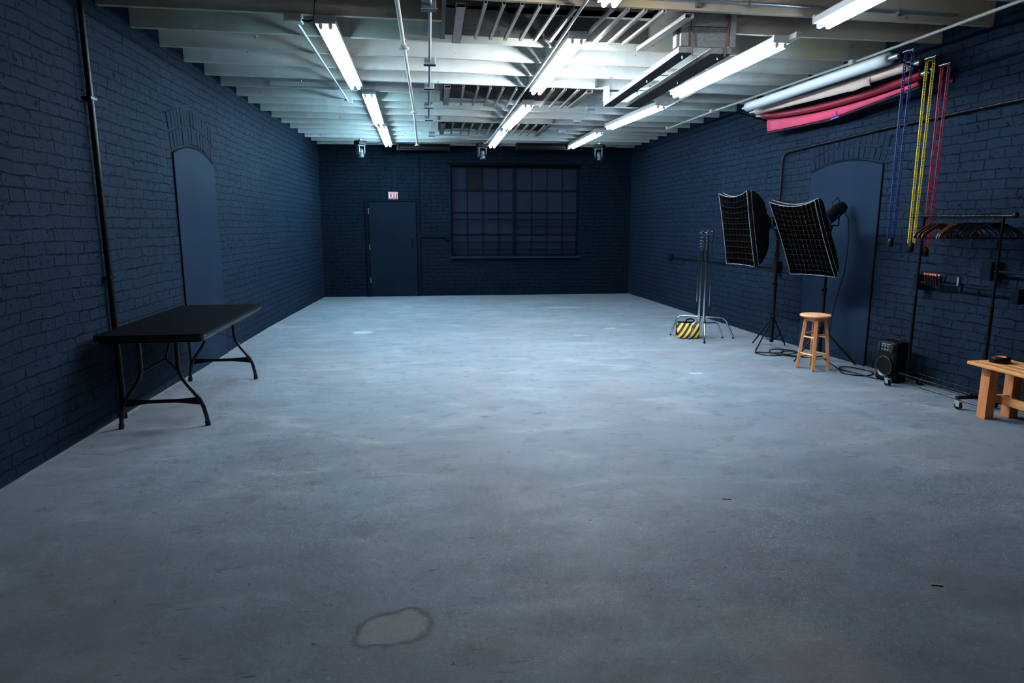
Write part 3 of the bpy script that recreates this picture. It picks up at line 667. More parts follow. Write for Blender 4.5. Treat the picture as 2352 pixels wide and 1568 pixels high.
for x0, x1, y_, lab in ((-.76, .27, 13.86, 'long black bar light hanging by the far wall above the conduit'), (1.63, 2.66, 13.50, 'long black bar light hanging above the far window')):
    t = thing('bar_light', lab, 'bar light', ((x0+x1)/2, y_, 3.03), 'black bar lights by the far wall')
    part('housing', MB().bb((x0, y_, 3.09), (x1, y_+.10, 3.135)).bb((x0, y_+.05, 3.0), (x1, y_+.10, 3.1)), M['black_matte'], t, .004)
    part('lens', MB().bb((x0+.03, y_+.01, 3.035), (x1-.03, y_+.05, 3.088)), M['black'], t, .003)
    part('lower_rail', MB().bb((x0, y_-.005, 3.01), (x1, y_+.05, 3.03)), M['black'], t, .003)
    for x in (x0, x1): part('end_cap', MB().bb((x-.02, y_-.01, 3.0), (x+.02, y_+.11, 3.138)), M['black'], t, .003)

# ------------------------------------------------------------------ backdrop rolls
def roll_bracket(y, lab):
    t = thing('roller_bracket', lab, 'bracket', (rx(y), y, 2.8), 'black triple brackets for the backdrop rolls')
    a = rx(y)
    part('back_plate', MB().bb((a-.02, y-.02, 2.76), (a, y+.02, 2.86)), M['black'], t, .003)
    part('arm', MB().beam((a-.01, y, 2.80), (a-.53, y, 2.93), .012, .016), M['black'], t, .002)
    for o, z in ((.50, 2.955), (.33, 2.895), (.18, 2.84)):
        part('hook', MB().tube([(a-o, y, z-.04), (a-o, y, z-.028)], .010, 6), M['black'], t)
roll_bracket(5.70, 'black three-hook roller bracket on the brick wall above the chains')
roll_bracket(8.40, 'black three-hook roller bracket at the far end of the backdrop rolls')
def roller(a, b, rr, m, lab, y0, y1, sag):
    a, b = V(a), V(b); d = (b-a).normalized()
    t = thing('backdrop_roll', lab, 'backdrop roll', tuple(a))
    def P(y):
        u = (y-a.y)/(b.y-a.y); return a.lerp(b, u)-V((0, 0, sag*4*u*(1-u)))
    YS = lambda p, q, n: [p+(q-p)*i/n for i in range(n+1)]
    part('core_tube', MB().tube([P(y) for y in YS(a.y, b.y, 16)], .024, 18), M['alu'], t, label='metal core tube')
    pts = [P(y) for y in YS(y0, y1, 20)]
    part('paper_roll', MB().tube([pts[0]+d*.0006]+pts+[pts[-1]-d*.0006], [.026]+[rr]*21+[.026], 26, caps=False), m, t)
    part('sprocket', MB().cyl(a-d*.015, a+d*.012, .030, 16), M['black'], t)
    part('pull_hook', MB().tube([a+V((0, -.02, .012)), a+V((.022, -.05, .022)), a+V((.045, -.075, .022)), a+V((.055, -.085, .032))], .0075, 8).tube([a+V((.045, -.075, .022)), a+V((.058, -.08, .012))], .006, 6), M['chrome'], t)
    return t, P
tw, PW = roller((4.115, 5.72, 2.992), (3.925, 8.36, 2.975), .056, M['paper_white'], 'white backdrop paper roll, topmost of the three rolls', 5.86, 8.26, 0)
tt, PT = roller((4.285, 5.66, 2.925), (4.095, 8.50, 2.950), .042, M['paper_tan'], 'tan backdrop paper roll hanging between the white and red rolls', 5.80, 8.36, .02)
tr, PR = roller((4.425, 5.66, 2.872), (4.235, 8.60, 2.925), .038, M['paper_red'], 'red backdrop paper roll, lowest of the three rolls', 5.82, 8.46, .085)
# slack tan paper sheet under its roll
G = []
for i in range(25):
    y_ = 6.25+(8.30-6.25)*i/24; c = PT(y_); sag = .045*(1-i/24)+.0; row = []
    edge = .25*math.sin(i*1.7)*(.02 if i > 3 else .10)
    for j in range(9):
        u = j/8; row.append(c+V((-.044-.012*math.sin(PI*u)+.01*u, 0, .0-(.035+sag)*u+edge*(u if i < 4 else 0)*.3)))
    G.append(row)
o = part('loose_sheet', MB().grid(G), M['paper_tan'], tt); solid(o, .0015)
# red paper hanging sheet with dark weight batten and tape
G = []
for i in range(21):
    u = i/20; y_ = 5.86+(8.36-5.86)*u; c = PR(y_); L_ = .035+.115*u; row = []
    for j in range(7):
        v = j/6; row.append(c+V((.004+.012*v-.008*math.sin(PI*v), 0, -.052-L_*v)))
    G.append(row)
o = part('hanging_sheet', MB().grid(G), M['paper_pink'], tr, label='crimson paper hanging below the roll'); solid(o, .0015)
part('weight_batten', MB().tube([G[0][-1]+V((.004, -.02, -.018)), G[10][-1]+V((.004, 0, -.018)), G[20][-1]+V((.004, .02, -.018))], .020, 12), M['black'], tr)
part('tape_strip', MB().beam(G[9][-1]+V((-.025, 0, .05)), G[9][-1]+V((-.02, 0, -.005)), .012, .003, up=(1, 0, 0)).beam(G[9][-1]+V((-.024, -.06, -.014)), G[10][-1]+V((-.024, -.05, -.02)), .004, .014, up=(0, 0, 1)), M['blue_tape'], tr, label='blue masking tape')

# pull chains
def chain(x, y, zt, zb, m, sep, lab):
    t = thing('hanging_pull_chain', lab, 'chain', (x, y, zb), 'plastic pull chains hanging from the backdrop rolls')
    mb = MB(); pitch = .0235
    k = 0; side = V((.95, -.32, 0)).normalized()
    z = zb+.02
    for sg in (-1, 1):
        def Q(z): return V((x, y, z))+side*sg*(sep*.5*(.72+.28*(z-zb)/(zt-zb)))
        for e in (-1, 1): mb.tube([Q(zb+.015)+side*e*.0085, Q((zb+zt)/2)+side*e*.0085, Q(zt-.012)+side*e*.0085], .0042, 6)
        z = zb+.02
        while z < zt-.012:
            mb.beam(Q(z)-side*.0085, Q(z)+side*.0085, .007, .0095); z += pitch
    for e in (-1, 1):
        mb.tube([V((x, y, zt-.012))+side*math.cos(PI*q/8)*(sep*.5+e*.0085)+V((0, 0, math.sin(PI*q/8)*(sep*.42+e*.006))) for q in range(9)], .003, 6)
        mb.tube([V((x, y, zb+.015))+side*math.cos(PI*q/8)*(sep*.36+e*.0085)-V((0, 0, math.sin(PI*q/8)*(.016+e*.004))) for q in range(9)], .003, 6)
    part('chain_loop', mb, m, t)
    part('weight', MB().lathe((x, y, zb-.065), (0, 0, 1), [(0, 0), (0, .022), (.01, .027), (.055, .027), (.07, .02), (.085, .012), (.085, 0)], 16), M['black'], t)
chain(4.170, 5.685, 2.992, 1.375, M['chain_blue'], .058, 'blue plastic pull chain hanging beside the yellow one')
chain(4.335, 5.628, 2.925, 1.330, M['chain_yellow'], .056, 'bright yellow plastic pull chain hanging from the tan roll')
chain(4.470, 5.610, 2.878, 1.285, M['chain_red'], .056, 'red plastic pull chain hanging down behind the garment rack bar')

# ------------------------------------------------------------------ folding table
tc_ = V((-2.10, 5.79, 0)); TR = Matrix.Rotation(math.radians(2), 3, 'Z')
T = lambda p: tc_+TR @ V(p)
t = thing('folding_table', 'black folding banquet table with curved metal legs against the brick wall', 'table', tuple(tc_))
def rrect(hx, hy, r, z, k=5):
    out = []
    for sx, sy, a0 in ((1, 1, 0), (-1, 1, 90), (-1, -1, 180), (1, -1, 270)):
        for i in range(k+1):
            a = math.radians(a0+90*i/k); out.append(T((sx*(hx-r)+r*math.cos(a), sy*(hy-r)+r*math.sin(a), z)))
    return out
hx, hy = .385, .935
part('table_top', MB().prism(rrect(hx-.006, hy-.006, .055, .722), .008, (0, 0, 1)), M['table_top'], t, .002)
eb = MB()
for z0, th, hh in ((.690, .012, .004), (.704, .012, .0), (.717, .007, .003)):
    eb.prism(rrect(hx-hh, hy-hh, .06, z0), th, (0, 0, 1))
part('edge_band', eb, M['table_edge'], t, .003)
part('apron', MB().prism(rrect(hx-.03, hy-.03, .04, .668), .024, (0, 0, 1)), M['black_metal'], t, .003)
for yy_ in (-.775, .775):
    for s in (-1, 1):
        pp = [(.13, .69), (.13, .46), (.135, .42), (.150, .375), (.185, .32), (.225, .265), (.262, .21), (.285, .15), (.300, .08), (.308, .012)]
        lg = part('leg', MB().tube([T((s*a, yy_, b)) for a, b in pp], .0155, 12), M['grey_metal'], t)
        part('rubber_foot', MB().cyl(T((s*.308, yy_, .0)), T((s*.305, yy_, .04)), .019, 14), M['rubber'], lg)
    pr_ = [(-.255, .225), (-.1, .215), (.1, .215), (.255, .225), (.272, .165), (.1, .188), (-.1, .188), (-.272, .165)]
    part('cross_panel', MB().prism([T((a, yy_-.006, b)) for a, b in pr_], .012, TR @ V((0, 1, 0))), M['black_metal'], t, .002)
    iy = yy_-math.copysign(.30, yy_)
    part('folding_brace', MB().tube([T((-.13, yy_, .43)), T((0, yy_-math.copysign(.13, yy_), .50))], .007, 6).tube([T((.13, yy_, .43)), T((0, yy_-math.copysign(.13, yy_), .50)), T((0, iy, .675))], .007, 6), M['grey_metal'], t)

# ------------------------------------------------------------------ bar stool
c = V((3.935, 6.405, 0)); t = thing('wooden_stool', 'round-topped natural wood stool standing before the softbox stand', 'stool', tuple(c))
H = .585
part('seat', MB().lathe(c+V((0, 0, H-.028)), (0, 0, 1), [(0, 0), (0, .142), (.004, .150), (.012, .155), (.020, .154), (.026, .149), (.028, .142), (.0275, 0)], 40), M['beech_seat'], t)
feet = [V((3.812, 6.475, 0)), V((3.868, 6.262, 0)), V((4.072, 6.318, 0)), V((4.008, 6.545, 0))]
tops = [c+(f-c)*.62+V((0, 0, H-.028)) for f in feet]
def on_leg(k, z): return feet[k].lerp(tops[k], z/(H-.028))
for k in range(4):
    dv = (feet[k]-c).normalized()
    part('leg', MB().beam(feet[k], tops[k], .034, .034, up=tuple(dv)), M['beech'], t, .003)
for k in range(4):
    a = k; b = (k+1) % 4
    for z in ((.345, .165) if k % 2 == 0 else (.375, .13)):
        part('rung', MB().cyl(on_leg(a, z), on_leg(b, z), .0095, 12), M['beech_seat'], t)
    A, B = tops[a].copy(), tops[b].copy(); A.z = B.z = H-.05
    part('apron', MB().beam(A, B, .016, .042), M['beech'], t, .002)

# ------------------------------------------------------------------ bench and tape
t = thing('wooden_bench', 'slatted pine bench at the edge of the frame beside the garment rack', 'bench', (4.34, 3.85, 0))
for k in range(4):
    x0 = 4.148+k*.0945; part('slat', MB().bb((x0, 3.05, .422), (x0+.089, 4.63-.0*k, .45)), M['pine'], t, .007, seg=3)
for y0 in (4.50, 3.12):
    for x0 in (4.245, 4.455): part('leg', MB().bb((x0, y0, 0), (x0+.075, y0+.085, .422)), M['pine_leg'], t, .003)
    part('cross_rail', MB().bb((4.32, y0+.025, .125), (4.455, y0+.065, .185)), M['pine'], t, .002)
    part('top_rail', MB().bb((4.24, y0+.02, .375), (4.53, y0+.065, .421)), M['pine'], t, .002)
part('stretcher', MB().bb((4.372, 3.15, .12), (4.402, 4.53, .185)), M['pine'], t, .002)
t = thing('tape_roll', 'roll of black tape with an orange core lying on the bench', 'tape', (4.335, 4.525, .45))
part('tape', MB().lathe((4.335, 4.525, .45), (0, 0, 1), [(0, .045), (0, .066), (.002, .068), (.046, .068), (.048, .066), (.048, .045)], 36), M['black'], t)
part('core', MB().lathe((4.335, 4.525, .451), (0, 0, 1), [(0, .0455), (.046, .0455), (.046, .041), (0, .041), (0, .0455)], 32), M['orange'], t, label='orange cardboard core')

# ------------------------------------------------------------------ garment rack and hangers
t = thing('garment_rack', 'black rolling garment rack by the brick wall', 'garment rack', (4.42, 5.2, 0))
Ya, Yb, ZR = 5.62, 4.80, 1.575
XA, XB = 4.43, 4.465
def rack_x(y): return XA+(XB-XA)*(Ya-y)/(Ya-Yb)
part('top_bar', MB().cyl((rack_x(5.76), 5.76, ZR+.012), (rack_x(4.70), 4.70, ZR), .0125, 14), M['black_metal'], t)
for y_ in (5.765, 4.695): part('end_cap', MB().cyl((rack_x(y_), y_+.012, ZR+.006), (rack_x(y_), y_-.012, ZR+.006), .02, 14), M['black'], t)
for y_ in (Ya, Yb):
    X = rack_x(y_)
    part('post', MB().cyl((X, y_, .10), (X, y_, ZR), .011, 12).cyl((X, y_, .10), (X, y_, .85), .0145, 12), M['black_metal'], t)
    part('base_bar', MB().bb((X-.215, y_-.018, .085), (X+.145, y_+.018, .11)), M['black_metal'], t, .004)
    for X2 in (X-.20, X+.125):
        cs = part('caster', MB().cyl((X2-.009, y_-.012, .028), (X2+.011, y_-.004, .028), .028, 20), M['rubber'], t)
        part('fork', MB().bb((X2-.016, y_-.03, .025), (X2-.011, y_+.016, .072)).bb((X2+.012, y_-.03, .025), (X2+.017, y_+.016, .072)).bb((X2-.018, y_-.025, .068), (X2+.018, y_+.02, .078)).cyl((X2, y_, .07), (X2, y_, .09), .006, 8), M['chrome'], cs)
for dx in (-.085, .075): part('bottom_rail', MB().cyl((rack_x(Ya)+dx, Ya, .118), (rack_x(Yb)+dx, Yb, .118), .0095, 10), M['black_metal'], t)

def hanger(y, style, ang, lab, gname):
    X = rack_x(y); top = ZR+.006+.0125
    nm = 'coat_hanger'
    t = thing(nm, lab, 'hanger', (X, y, top), gname)
    R = Matrix.Rotation(ang, 3, 'Z'); W = lambda x, z, yo=0: V((X, y, 0))+R @ V((x, yo, z))
    hk = [W(.018*math.cos(a), top-.014+.0165*math.sin(a)) for a in [math.radians(d) for d in range(-10, 200, 30)]]
    hk = [W(-.0165, top-.022)]+list(reversed(hk))+[W(.012, top-.035), W(0, top-.05), W(0, top-.078)]
    part('hook', MB().tube(hk, .0020, 6), M['black_metal'], t, label='wire hook')
    zt = top-.074; w = .205
    if style == 'wood':
        up = [(-w, zt-.115), (-w+.02, zt-.085), (-.09, zt-.026), (-.035, zt), (.035, zt), (.09, zt-.026), (w-.02, zt-.085), (w, zt-.115)]
        lo = [(w-.006, zt-.135), (w-.035, zt-.122), (.1, zt-.066), (.03, zt-.036), (-.03, zt-.036), (-.1, zt-.066), (-w+.035, zt-.122), (-w+.006, zt-.135)]
        part('shoulder', MB().prism([W(a, b, -.006) for a, b in up+lo], .012, R @ V((0, 1, 0))), M['brown_wood'], t, .003)
        part('trouser_bar', MB().cyl(W(-w+.02, zt-.126), W(w-.02, zt-.126), .0055, 8), M['brown_wood'], t)
    else:
        up = [(-w-.01, zt-.10), (-w+.01, zt-.075), (-.10, zt-.022), (-.03, zt), (.03, zt), (.10, zt-.022), (w-.01, zt-.075), (w+.01, zt-.10)]
        lo = [(w, zt-.122), (-w, zt-.122), (-w+.03, zt-.108), (w-.03, zt-.108)]
        pts = [W(a, b) for a, b in up]
        part('shoulder', MB().tube(pts+[W(w, zt-.118)], .0055, 8).tube([pts[0], W(-w, zt-.118)], .0055, 8), M['black'], t)
        part('trouser_bar', MB().cyl(W(-w, zt-.118), W(w, zt-.118), .005, 8), M['black'], t)
for y_ in (5.50, 5.46, 5.41):
    hanger(y_, 'wood', random.uniform(.10, .2), 'brown wooden coat hanger in the trio at the chain end of the rack', 'brown wooden hangers on the rack')
for y_ in (5.26, 5.23, 5.205, 5.15, 5.10, 5.05):
    hanger(y_, 'wood' if y_ > 5.2 else 'black', random.uniform(.05, .22), 'dark coat hanger hanging mid-way along the rack bar', 'dark hangers in the middle of the rack')
for y_ in (5.01, 4.99, 4.97, 4.95, 4.925, 4.90, 4.88, 4.86, 4.84):
    hanger(y_, 'black', random.uniform(-.12, .12), 'black slim coat hanger in the tight bunch next to the rack post', 'black hangers bunched by the post')

# ------------------------------------------------------------------ portable speaker
t = thing('portable_speaker', 'black portable loudspeaker standing on the floor by the garment rack', 'speaker', (4.37, 5.82, 0))
sx, sy = 4.295, 5.77; R = Matrix.Rotation(math.radians(8), 3, 'Z')
SP = lambda p: V((4.40, 5.80, 0))+R @ V((p[0], p[1]*.86, p[2]))
body = [(-.09, -.115), (-.075, -.14), (.085, -.12), (.09, .12), (-.075, .14), (-.09, .115)]
part('cabinet', MB().prism([SP((a, b, .012)) for a, b in body], .385, (0, 0, 1)), M['black'], t, .02, seg=3)
ring = lambda zc, r, dep: [(0, r*.9), (.008, r), (.014, r*.97), (.012, r*.88), (.0, r*.80), (-dep, r*.32), (-dep, r*.30), (-dep+.012, r*.2), (-dep+.016, .001)]
ax = R @ V((-1, 0, 0))
part('woofer', MB().lathe(SP((-.093, 0, .15)), ax, ring(.15, .106, .03), 32), M['cone'], t)
part('dust_cap', MB().lathe(SP((-.078, 0, .15)), ax, [(-.012, .03), (.0, .026), (.008, .014), (.010, 0)], 20), M['grey_metal'], t)
part('control_panel', MB().box(SP((-.089, 0, .335)), (.02, .13, .085), R), M['grey_metal'], t, .01)
for q in range(6): part('knob', MB().cyl(SP((-.097, -.04+.04*(q % 3), .318+.035*(q//3))), SP((-.106, -.04+.04*(q % 3), .318+.035*(q//3))), .006, 8), M['chrome'], t)
part('horn', MB().prism([SP((-.088, a, b)) for a, b in ((-.10, .29), (-.115, .36), (-.09, .38), (-.075, .365), (-.07, .30))], .016, ax).prism([SP((-.088, a, b)) for a, b in ((.10, .29), (.115, .36), (.09, .38), (.075, .365), (.07, .30))], .016, ax), M['cone'], t, .005)
part('handle', MB().tube([SP((0, -.10, .39)), SP((0, -.09, .415)), SP((0, .09, .415)), SP((0, .10, .39))], .010, 8), M['black'], t)
for a, b in ((-.07, -.1), (.07, -.1), (-.07, .1), (.07, .1)): part('foot', MB().cyl(SP((a, b, 0)), SP((a, b, .014)), .012, 10), M['rubber'], t)

# ------------------------------------------------------------------ chrome grip stands and sandbag
def c_stand(px, py, hub, feet, top, lab, arm_side, arm_len):
    t = thing('grip_stand', lab, 'light stand', (px, py, 0), 'chrome grip stands by the sandbag')
    c = V((px, py, 0))
    for f, hz in feet:
        F = V((*f, 0)); d = (F-c); l = d.length; u = d.normalized()
        pts = [c+u*.02+V((0, 0, hz)), c+u*(l*.55)+V((0, 0, hz)), c+u*(l*.68)+V((0, 0, hz-.008)), c+u*(l*.78)+V((0, 0, hz-.045)), c+u*(l*.86)+V((0, 0, hz*.55)), F+V((0, 0, .02)), F+V((0, 0, .004))]
        lg = part('leg', MB().tube(pts, .0115, 12), M['chrome'], t)
        part('foot_cap', MB().cyl(F, F+V((0, 0, .02))-u*.003, .0135, 10), M['rubber'], lg)
    part('hub', MB().cyl(c+V((0, 0, .02+.06)), c+V((0, 0, hub+.05)), .017, 14).cyl(c+V((0, 0, hub-.02)), c+V((0, 0, hub+.03)), .028, 16), M['chrome'], t)
    part('column', MB().cyl(c+V((0, 0, .10)), c+V((0, 0, 1.17)), .0175, 16).cyl(c+V((0, 0, 1.17)), c+V((0, 0, top)), .0125, 14), M['chrome'], t)
    part('tape_wrap', MB().cyl(c+V((0, 0, 1.04)), c+V((0, 0, 1.165)), .0185, 14), M['black'], t)
    for z in (1.19, 1.225, 1.26, 1.30, 1.345):
        k = part('riser_collar', MB().cyl(c+V((0, 0, z-.013)), c+V((0, 0, z+.013)), .023, 14), M['chrome'], t)
        part('knob', MB().cyl(c+V((0, 0, z)), c+V((-.045, -.02, z)), .006, 8).box(c+V((-.05, -.022, z)), (.01, .035, .015)), M['chrome'], k)
    hd = part('grip_head', MB().cyl(c+V((-.035, -.01, top)), c+V((.05, .01, top)), .026, 16).cyl(c+V((0, 0, top)), c+V((0, 0, top+.055)), .008, 8), M['chrome'], t)
    part('knob', MB().cyl(c+V((-.035, -.01, top)), c+V((-.075, -.015, top)), .007, 8).box(c+V((-.08, -.015, top)), (.012, .05, .016)), M['chrome'], hd)
    a = c+V((arm_side, -.01, top+.01)); part('grip_arm', MB().cyl(a+V((0, 0, .05)), a+V((0, 0, -arm_len)), .0078, 10), M['chrome'], t)
    return t
c_stand(3.515, 8.30, .235, [((3.405, 7.985), .235), ((3.325, 8.285), .235), ((3.805, 8.34), .215)], 1.41, 'chrome grip stand in front, closer to the stool', .062, .97)
c_stand(3.500, 8.42, .285, [((3.195, 8.66), .285), ((3.935, 8.29), .285), ((3.62, 8.80), .275)], 1.405, 'chrome grip stand nested behind, closer to the sandbag', -.050, .92)

t = thing('sandbag', 'yellow and black hazard-striped sandbag on the floor by the chrome stands', 'sandbag', (3.42, 8.52, 0))
SR = Matrix.Rotation(math.radians(-12), 3, 'Z'); SB = lambda p: V((3.355, 8.45, 0))+SR @ V(p)
def pouch(prof, hw, nm, m, seg=4):
    """filled fabric pouch: side profile (y, z) swept along the width, bulging in the middle"""
    G = []; n = 14
    for i in range(n+1):
        u = -1+2*i/n; k = (1-abs(u)**5)**.5 if abs(u) < 1 else 0; k = max(k, .0); row = []
        cy = sum(p[0] for p in prof)/len(prof); cz = .085
        for q in range(len(prof)*4+1):
            a = prof[(q//4) % len(prof)]; b = prof[(q//4+1) % len(prof)]; f = (q % 4)/4
            yy, zz = a[0]+(b[0]-a[0])*f, a[1]+(b[1]-a[1])*f
            kk = .55+.45*k
            row.append(SB((u*hw, cy+(yy-cy)*kk, max(.003, cz+(zz-cz)*(.86+.14*k)+.004*math.sin(5*u+q*.4)*(zz > .03)))))
        G.append(row)
    mb = MB(); mb.grid(G)
    for row in (G[0], G[-1]): mb.add(row[:-1], [tuple(range(len(row)-1))])
    o = part(nm, mb, m, t)
    sb = o.modifiers.new('sub', 'SUBSURF'); sb.levels = 1; sb.render_levels = 2
    return o
pouch([(-.115, .012), (-.12, .05), (-.095, .12), (-.05, .20), (-.02, .215), (-.012, .12), (-.02, .02), (-.06, .003)], .145, 'front_pouch', M['stripe'])
pouch([(.03, .012), (.02, .10), (.03, .19), (.06, .195), (.10, .12), (.125, .05), (.12, .012), (.08, .003)], .140, 'rear_pouch', M['black_matte'])
part('top_flap', MB().box(SB((0, .005, .208)), (.27, .09, .016), SR), M['black_matte'], t, .006)
part('handle', MB().tube([SB((-.03, .005, .21)), SB((-.015, .005, .245)), SB((.03, .005, .258)), SB((.075, .005, .245)), SB((.09, .005, .21))], .010, 8), M['black_matte'], t)

# ------------------------------------------------------------------ softboxes, heads and stands
def tripod(name, x, y, feet, top, lab):
    t = thing(name, lab, 'light stand', (x, y, 0)); c = V((x, y, 0))
    part('pole', MB().cyl(c+V((0, 0, .10)), c+V((0, 0, .80)), .0165, 14).cyl(c+V((0, 0, .80)), c+V((0, 0, 1.15)), .0135, 12).cyl(c+V((0, 0, 1.15)), c+V((0, 0, top)), .0105, 12), M['black_metal'], t)
    for z in (.385, .80, 1.15):
        k = part('collar', MB().cyl(c+V((0, 0, z-.025)), c+V((0, 0, z+.02)), .024, 14), M['black'], t)
        part('knob', MB().cyl(c+V((0, 0, z)), c+V((-.045, -.01, z)), .009, 8), M['black'], k)
    part('lower_collar', MB().cyl(c+V((0, 0, .085)), c+V((0, 0, .12)), .022, 14), M['black'], t)
    for f in feet:
        F = V((*f, .008)); a = c+V((0, 0, .37)); m_ = a.lerp(F, .60)
        u = (V((*f, 0))-c).normalized()
        part('leg', MB().cyl(a+u*.02, F, .009, 10), M['black_metal'], t)
        part('brace', MB().beam(c+V((0, 0, .10))+u*.02, m_, .012, .005), M['black_metal'], t)
    return t

def softbox(center, n, w, h, dep, lab, cols, rows):
    c = V(center); n = V(n).normalized(); tt_ = V((n.y, -n.x, 0)).normalized()
    if tt_.x < 0: tt_ = -tt_
    # horizontal axis pointing to the picture's right when facing the room's far end
    if tt_.dot(V((.99, -.11, 0))) < 0: tt_ = -tt_
    u = n.cross(tt_)
    if u.z < 0: u = -u
    t = thing('softbox', lab, 'softbox', tuple(c), 'black gridded softboxes on stands')
    sagT = .060*(h/.9); sagB = .012; sagS = .012
    def F(a, b, d=0):   # a,b in -1..1 on the face, d depth behind
        s = 1-a*a; e = 1-b*b
        z = b*h/2-(sagT*s if b > 0 else -sagB*s)*abs(b)
        x = a*w/2-a*abs(a)*0+(-sagS*e*a)
        return c+tt_*x+u*z-n*d
    N_ = 16; S_ = 10; G = []
    rim = [(-1+2*i/N_, 1) for i in range(N_)]+[(1, 1-2*i/N_) for i in range(N_)]+[(1-2*i/N_, -1) for i in range(N_)]+[(-1, -1+2*i/N_) for i in range(N_)]
    rim.append(rim[0])
    for s in range(S_+1):
        q = s/S_; k = math.cos(q*PI/2)**1.05 if q < 1 else 0; k = .085/(.5*(w+h)/2)+(1-.085/(.5*(w+h)/2))*k
        row = []
        for a, b in rim:
            p = F(a, b); v = p-c
            ra = v*k; # shrink toward hub with round end
            if q > .75:
                r_ = max(ra.length, 1e-6); ra = ra.lerp(v.normalized()*.085, (q-.75)/.25)
            row.append(c+ra-n*dep*q)
        G.append(row)
    o = part('shell', MB().grid(G), M['black_matte'], t); solid(o, .003)
    part('diffuser', MB().grid([[F(-1+2*i/12, 1-2*j/12, .055) for i in range(13)] for j in range(13)]), M['diffuser'], t)
    g = MB(); gd = .045
    for i in range(1, cols):
        a = -1+2*i/cols; g.grid([[F(a, 1-2*j/12+.0, 0) for j in range(13)], [F(a, 1-2*j/12, gd) for j in range(13)]], False)
    for j in range(1, rows):
        b = 1-2*j/rows; K = cols*3
        wob = lambda i: -.006*abs(math.sin(PI*i/3))
        g.grid([[F(-1+2*i/K, b, 0)+u*wob(i) for i in range(K+1)], [F(-1+2*i/K, b, gd)+u*wob(i) for i in range(K+1)]], False)
    o = part('grid', g, M['black_matte'], t); solid(o, .004)
    part('piping', MB().tube([F(a, b, -.001) for a, b in rim[:-1]], .0032, 6, closed=True), M['piping'], t, label='grey edge piping')
    hub = c-n*dep
    part('speed_ring', MB().lathe(hub+n*.02, -n, [(0, .06), (0, .088), (.03, .088), (.035, .06), (0, .06)], 24), M['steel'], t)
    return t, c, n, tt_, u, hub

def light_head(hub, n, tt_, u, length, r, piv, lab):
    t = thing('studio_light', lab, 'studio light', tuple(hub)); b = hub-n*.02
    part('body', MB().lathe(b, -n, [(0, 0), (0, r*.9), (.02, r), (length*.9, r), (length, r*.85), (length+.005, 0)], 24), M['black'], t)
    part('handle', MB().tube([b-n*(length*.55)+u*r, b-n*(length*.57)+u*(r+.055), b-n*(length*.9)+u*(r+.055), b-n*(length*.92)+u*r*.95], .005, 6), M['black_metal'], t)
    q = b-n*length*.45
    part('yoke', MB().tube([q+tt_*(r+.012), q+tt_*(r+.012)-V((0, 0, r+.05)), q-tt_*(r+.012)-V((0, 0, r+.05)), q-tt_*(r+.012)], .009, 8), M['black_metal'], t)
    part('tilt_knob', MB().cyl(q-V((0, 0, r+.05)), V((piv[0], piv[1], q.z-r-.13)), .016, 12), M['black'], t)
    part('label_plate', MB().box(b-n*(length*.35)+tt_*(-r-.0), (.004, .05, .012), Matrix((tuple(-tt_), tuple(-n), tuple(u))).transposed()), M['holder'], t)
    return t, q.z-r-.13

n1 = (-.978, -.099, -.183)
_, c, n, tt_, u, hub = softbox((3.519, 7.502, 1.459), n1, .612, .869, .42, 'black gridded softbox aimed across the room, closer to the chrome stands', 8, 12)
_, zt1 = light_head(hub, n, tt_, u, .22, .055, (4.06, 7.55), 'small black studio light on the softbox closer to the chrome stands')
tripod('tripod_stand', 4.085, 7.55, [(3.79, 7.37), (4.36, 7.72), (4.03, 7.92)], zt1+.03, 'thin black tripod stand holding the softbox closer to the chrome stands')
_, c, n, tt_, u, hub = softbox((3.83, 6.60, 1.357), (-.807, -.342, -.481), .545, .89, .37, 'black gridded softbox tilted down towards the floor, above the stool', 10, 14)
t_, zt2 = light_head(hub, n, tt_, u, .34, .068, (4.25, 6.78), 'black studio light with a carrying handle on the softbox above the stool')
tripod('tripod_stand', 4.245, 6.775, [(4.50, 6.50), (3.94, 6.76), (4.33, 7.10)], zt2+.03, 'black tripod stand behind the wooden stool')
mk = MB()
for i in range(9):
    a = 1.0; p = c+tt_*(.545/2-.022)+u*(.05-.028*i)-n*.05
    mk.box(p, (.004, .010, .013), Matrix((tuple(tt_), tuple(n), tuple(u))).transposed())
# power cables
def floor_cable(pts, lab, name='power_cable', r=.006):
    P = [V((a, b, r+c_)) for a, b, c_ in pts]; out = []
    for i in range(len(P)-1):
        p0, p1, p2, p3 = P[max(i-1, 0)], P[i], P[i+1], P[min(i+2, len(P)-1)]
        for k in range(7):
            s = k/7; out.append(.5*((2*p1)+(p2-p0)*s+(2*p0-5*p1+4*p2-p3)*s*s+(3*p1-p0-3*p2+p3)*s**3))
    out.append(P[-1])
    single(name, MB().tube(out, r, 7), M['black'], lab, 'cable', tuple(P[0]))
floor_cable([(4.2, 7.5, 0), (4.05, 7.25, 0), (3.75, 7.30, 0), (3.85, 7.10, 0.0), (4.15, 7.15, .006), (4.28, 7.35, 0), (4.05, 7.42, .012), (3.9, 7.2, .012), (4.1, 7.02, 0), (4.3, 7.12, 0), (4.15, 7.28, .012), (3.98, 7.12, .018), (4.2, 6.95, 0), (4.42, 7.0, 0)], 'black cable tangled on the floor behind the stool under the softbox stands')
floor_cable([(4.35, 6.85, 0), (4.2, 6.35, 0), (4.12, 6.12, 0), (4.28, 6.0, 0), (4.45, 6.15, 0), (4.36, 6.42, 0), (4.18, 6.3, .012), (4.22, 6.05, .012), (4.30, 5.86, 0.002)], 'black cable looped on the floor between the stool and the speaker')
hb_ = hub-n*.36
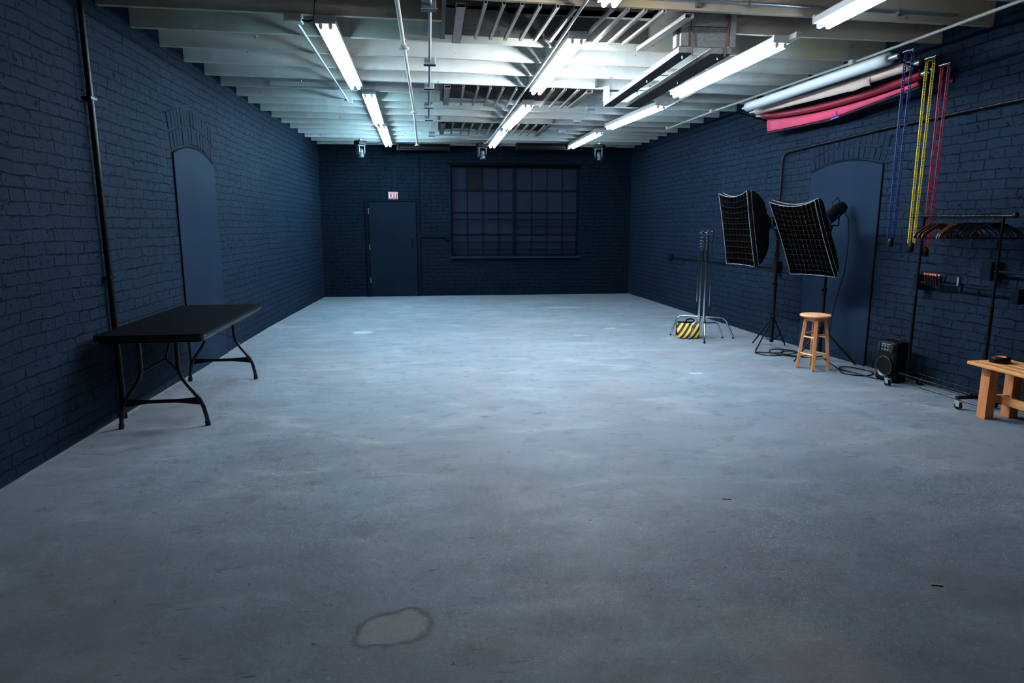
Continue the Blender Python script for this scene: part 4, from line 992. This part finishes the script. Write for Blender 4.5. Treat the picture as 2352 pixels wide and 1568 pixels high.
single('light_cable', MB().tube([hb_+V((.0, -.0, -.02)), hb_+V((.05, -.05, -.14)), hb_+V((.04, -.10, -.35)), hb_+V((.01, -.12, -.7)), (4.36, 6.78, .55), (4.34, 6.80, .012)], .0045, 6), M['black'], 'thin black cable hanging from the studio light above the stool', 'cable', tuple(hb_))
# ceiling hooks
for x, y_, lab in ((-1.55, 6.25, 'small silver hook under the joist nearer the camera'), (-1.53, 8.02, 'small silver hook under the joist further from the camera')):
    y0 = jy(0 if y_ < 7 else 3, x)+.02
    single('ceiling_hook', MB().tube([(x, y0, JB+.01), (x, y0, JB-.02), (x+.015, y0, JB-.035), (x+.03, y0, JB-.025), (x+.03, y0, JB-.012)], .004, 6), M['chrome'], lab, 'hook', (x, y0, JB))
# litter on the floor
for x, y_, dx, dy, lab in ((1.55, 3.28, .045, -.012, 'small splinter of pale wood lying on the open floor'), (2.05, 2.33, .045, -.012, 'tan splinter lying on the floor toward the lower corner')):
    single('wood_splinter', MB().beam((x, y_, .003), (x+dx, y_+dy, .003), .005, .005), M['beech_seat'], lab, 'wood splinter', (x, y_, 0), .001)

# ------------------------------------------------------------------ camera, world, view
cam = bpy.data.cameras.new('camera'); co = bpy.data.objects.new('camera', cam); COL.objects.link(co); S.camera = co
cam.sensor_width = 36; cam.lens = 36*1500/2352; cam.clip_start = .05
P_ = math.atan(266/1500); Y_ = math.radians(6.44)
fwd = V((math.sin(Y_)*math.cos(P_), math.cos(Y_)*math.cos(P_), -math.sin(P_)))
co.location = (0, 0, 1.5); co.rotation_euler = fwd.to_track_quat('-Z', 'Y').to_euler()
w = bpy.data.worlds.new('world'); S.world = w; w.use_nodes = True
w.node_tree.nodes['Background'].inputs['Color'].default_value = (.05, .09, .16, 1); w.node_tree.nodes['Background'].inputs['Strength'].default_value = .05
S.view_settings.view_transform = 'Standard'; S.view_settings.look = 'None'; S.view_settings.gamma = 1; S.view_settings.use_curve_mapping = False
S.view_settings.exposure = 0.1
S.cycles.use_denoising = True
S.cycles.max_bounces = 6; S.cycles.diffuse_bounces = 4; S.cycles.glossy_bounces = 3; S.cycles.transmission_bounces = 2
S.cycles.use_adaptive_sampling = True; S.cycles.adaptive_threshold = .09; S.cycles.adaptive_min_samples = 14
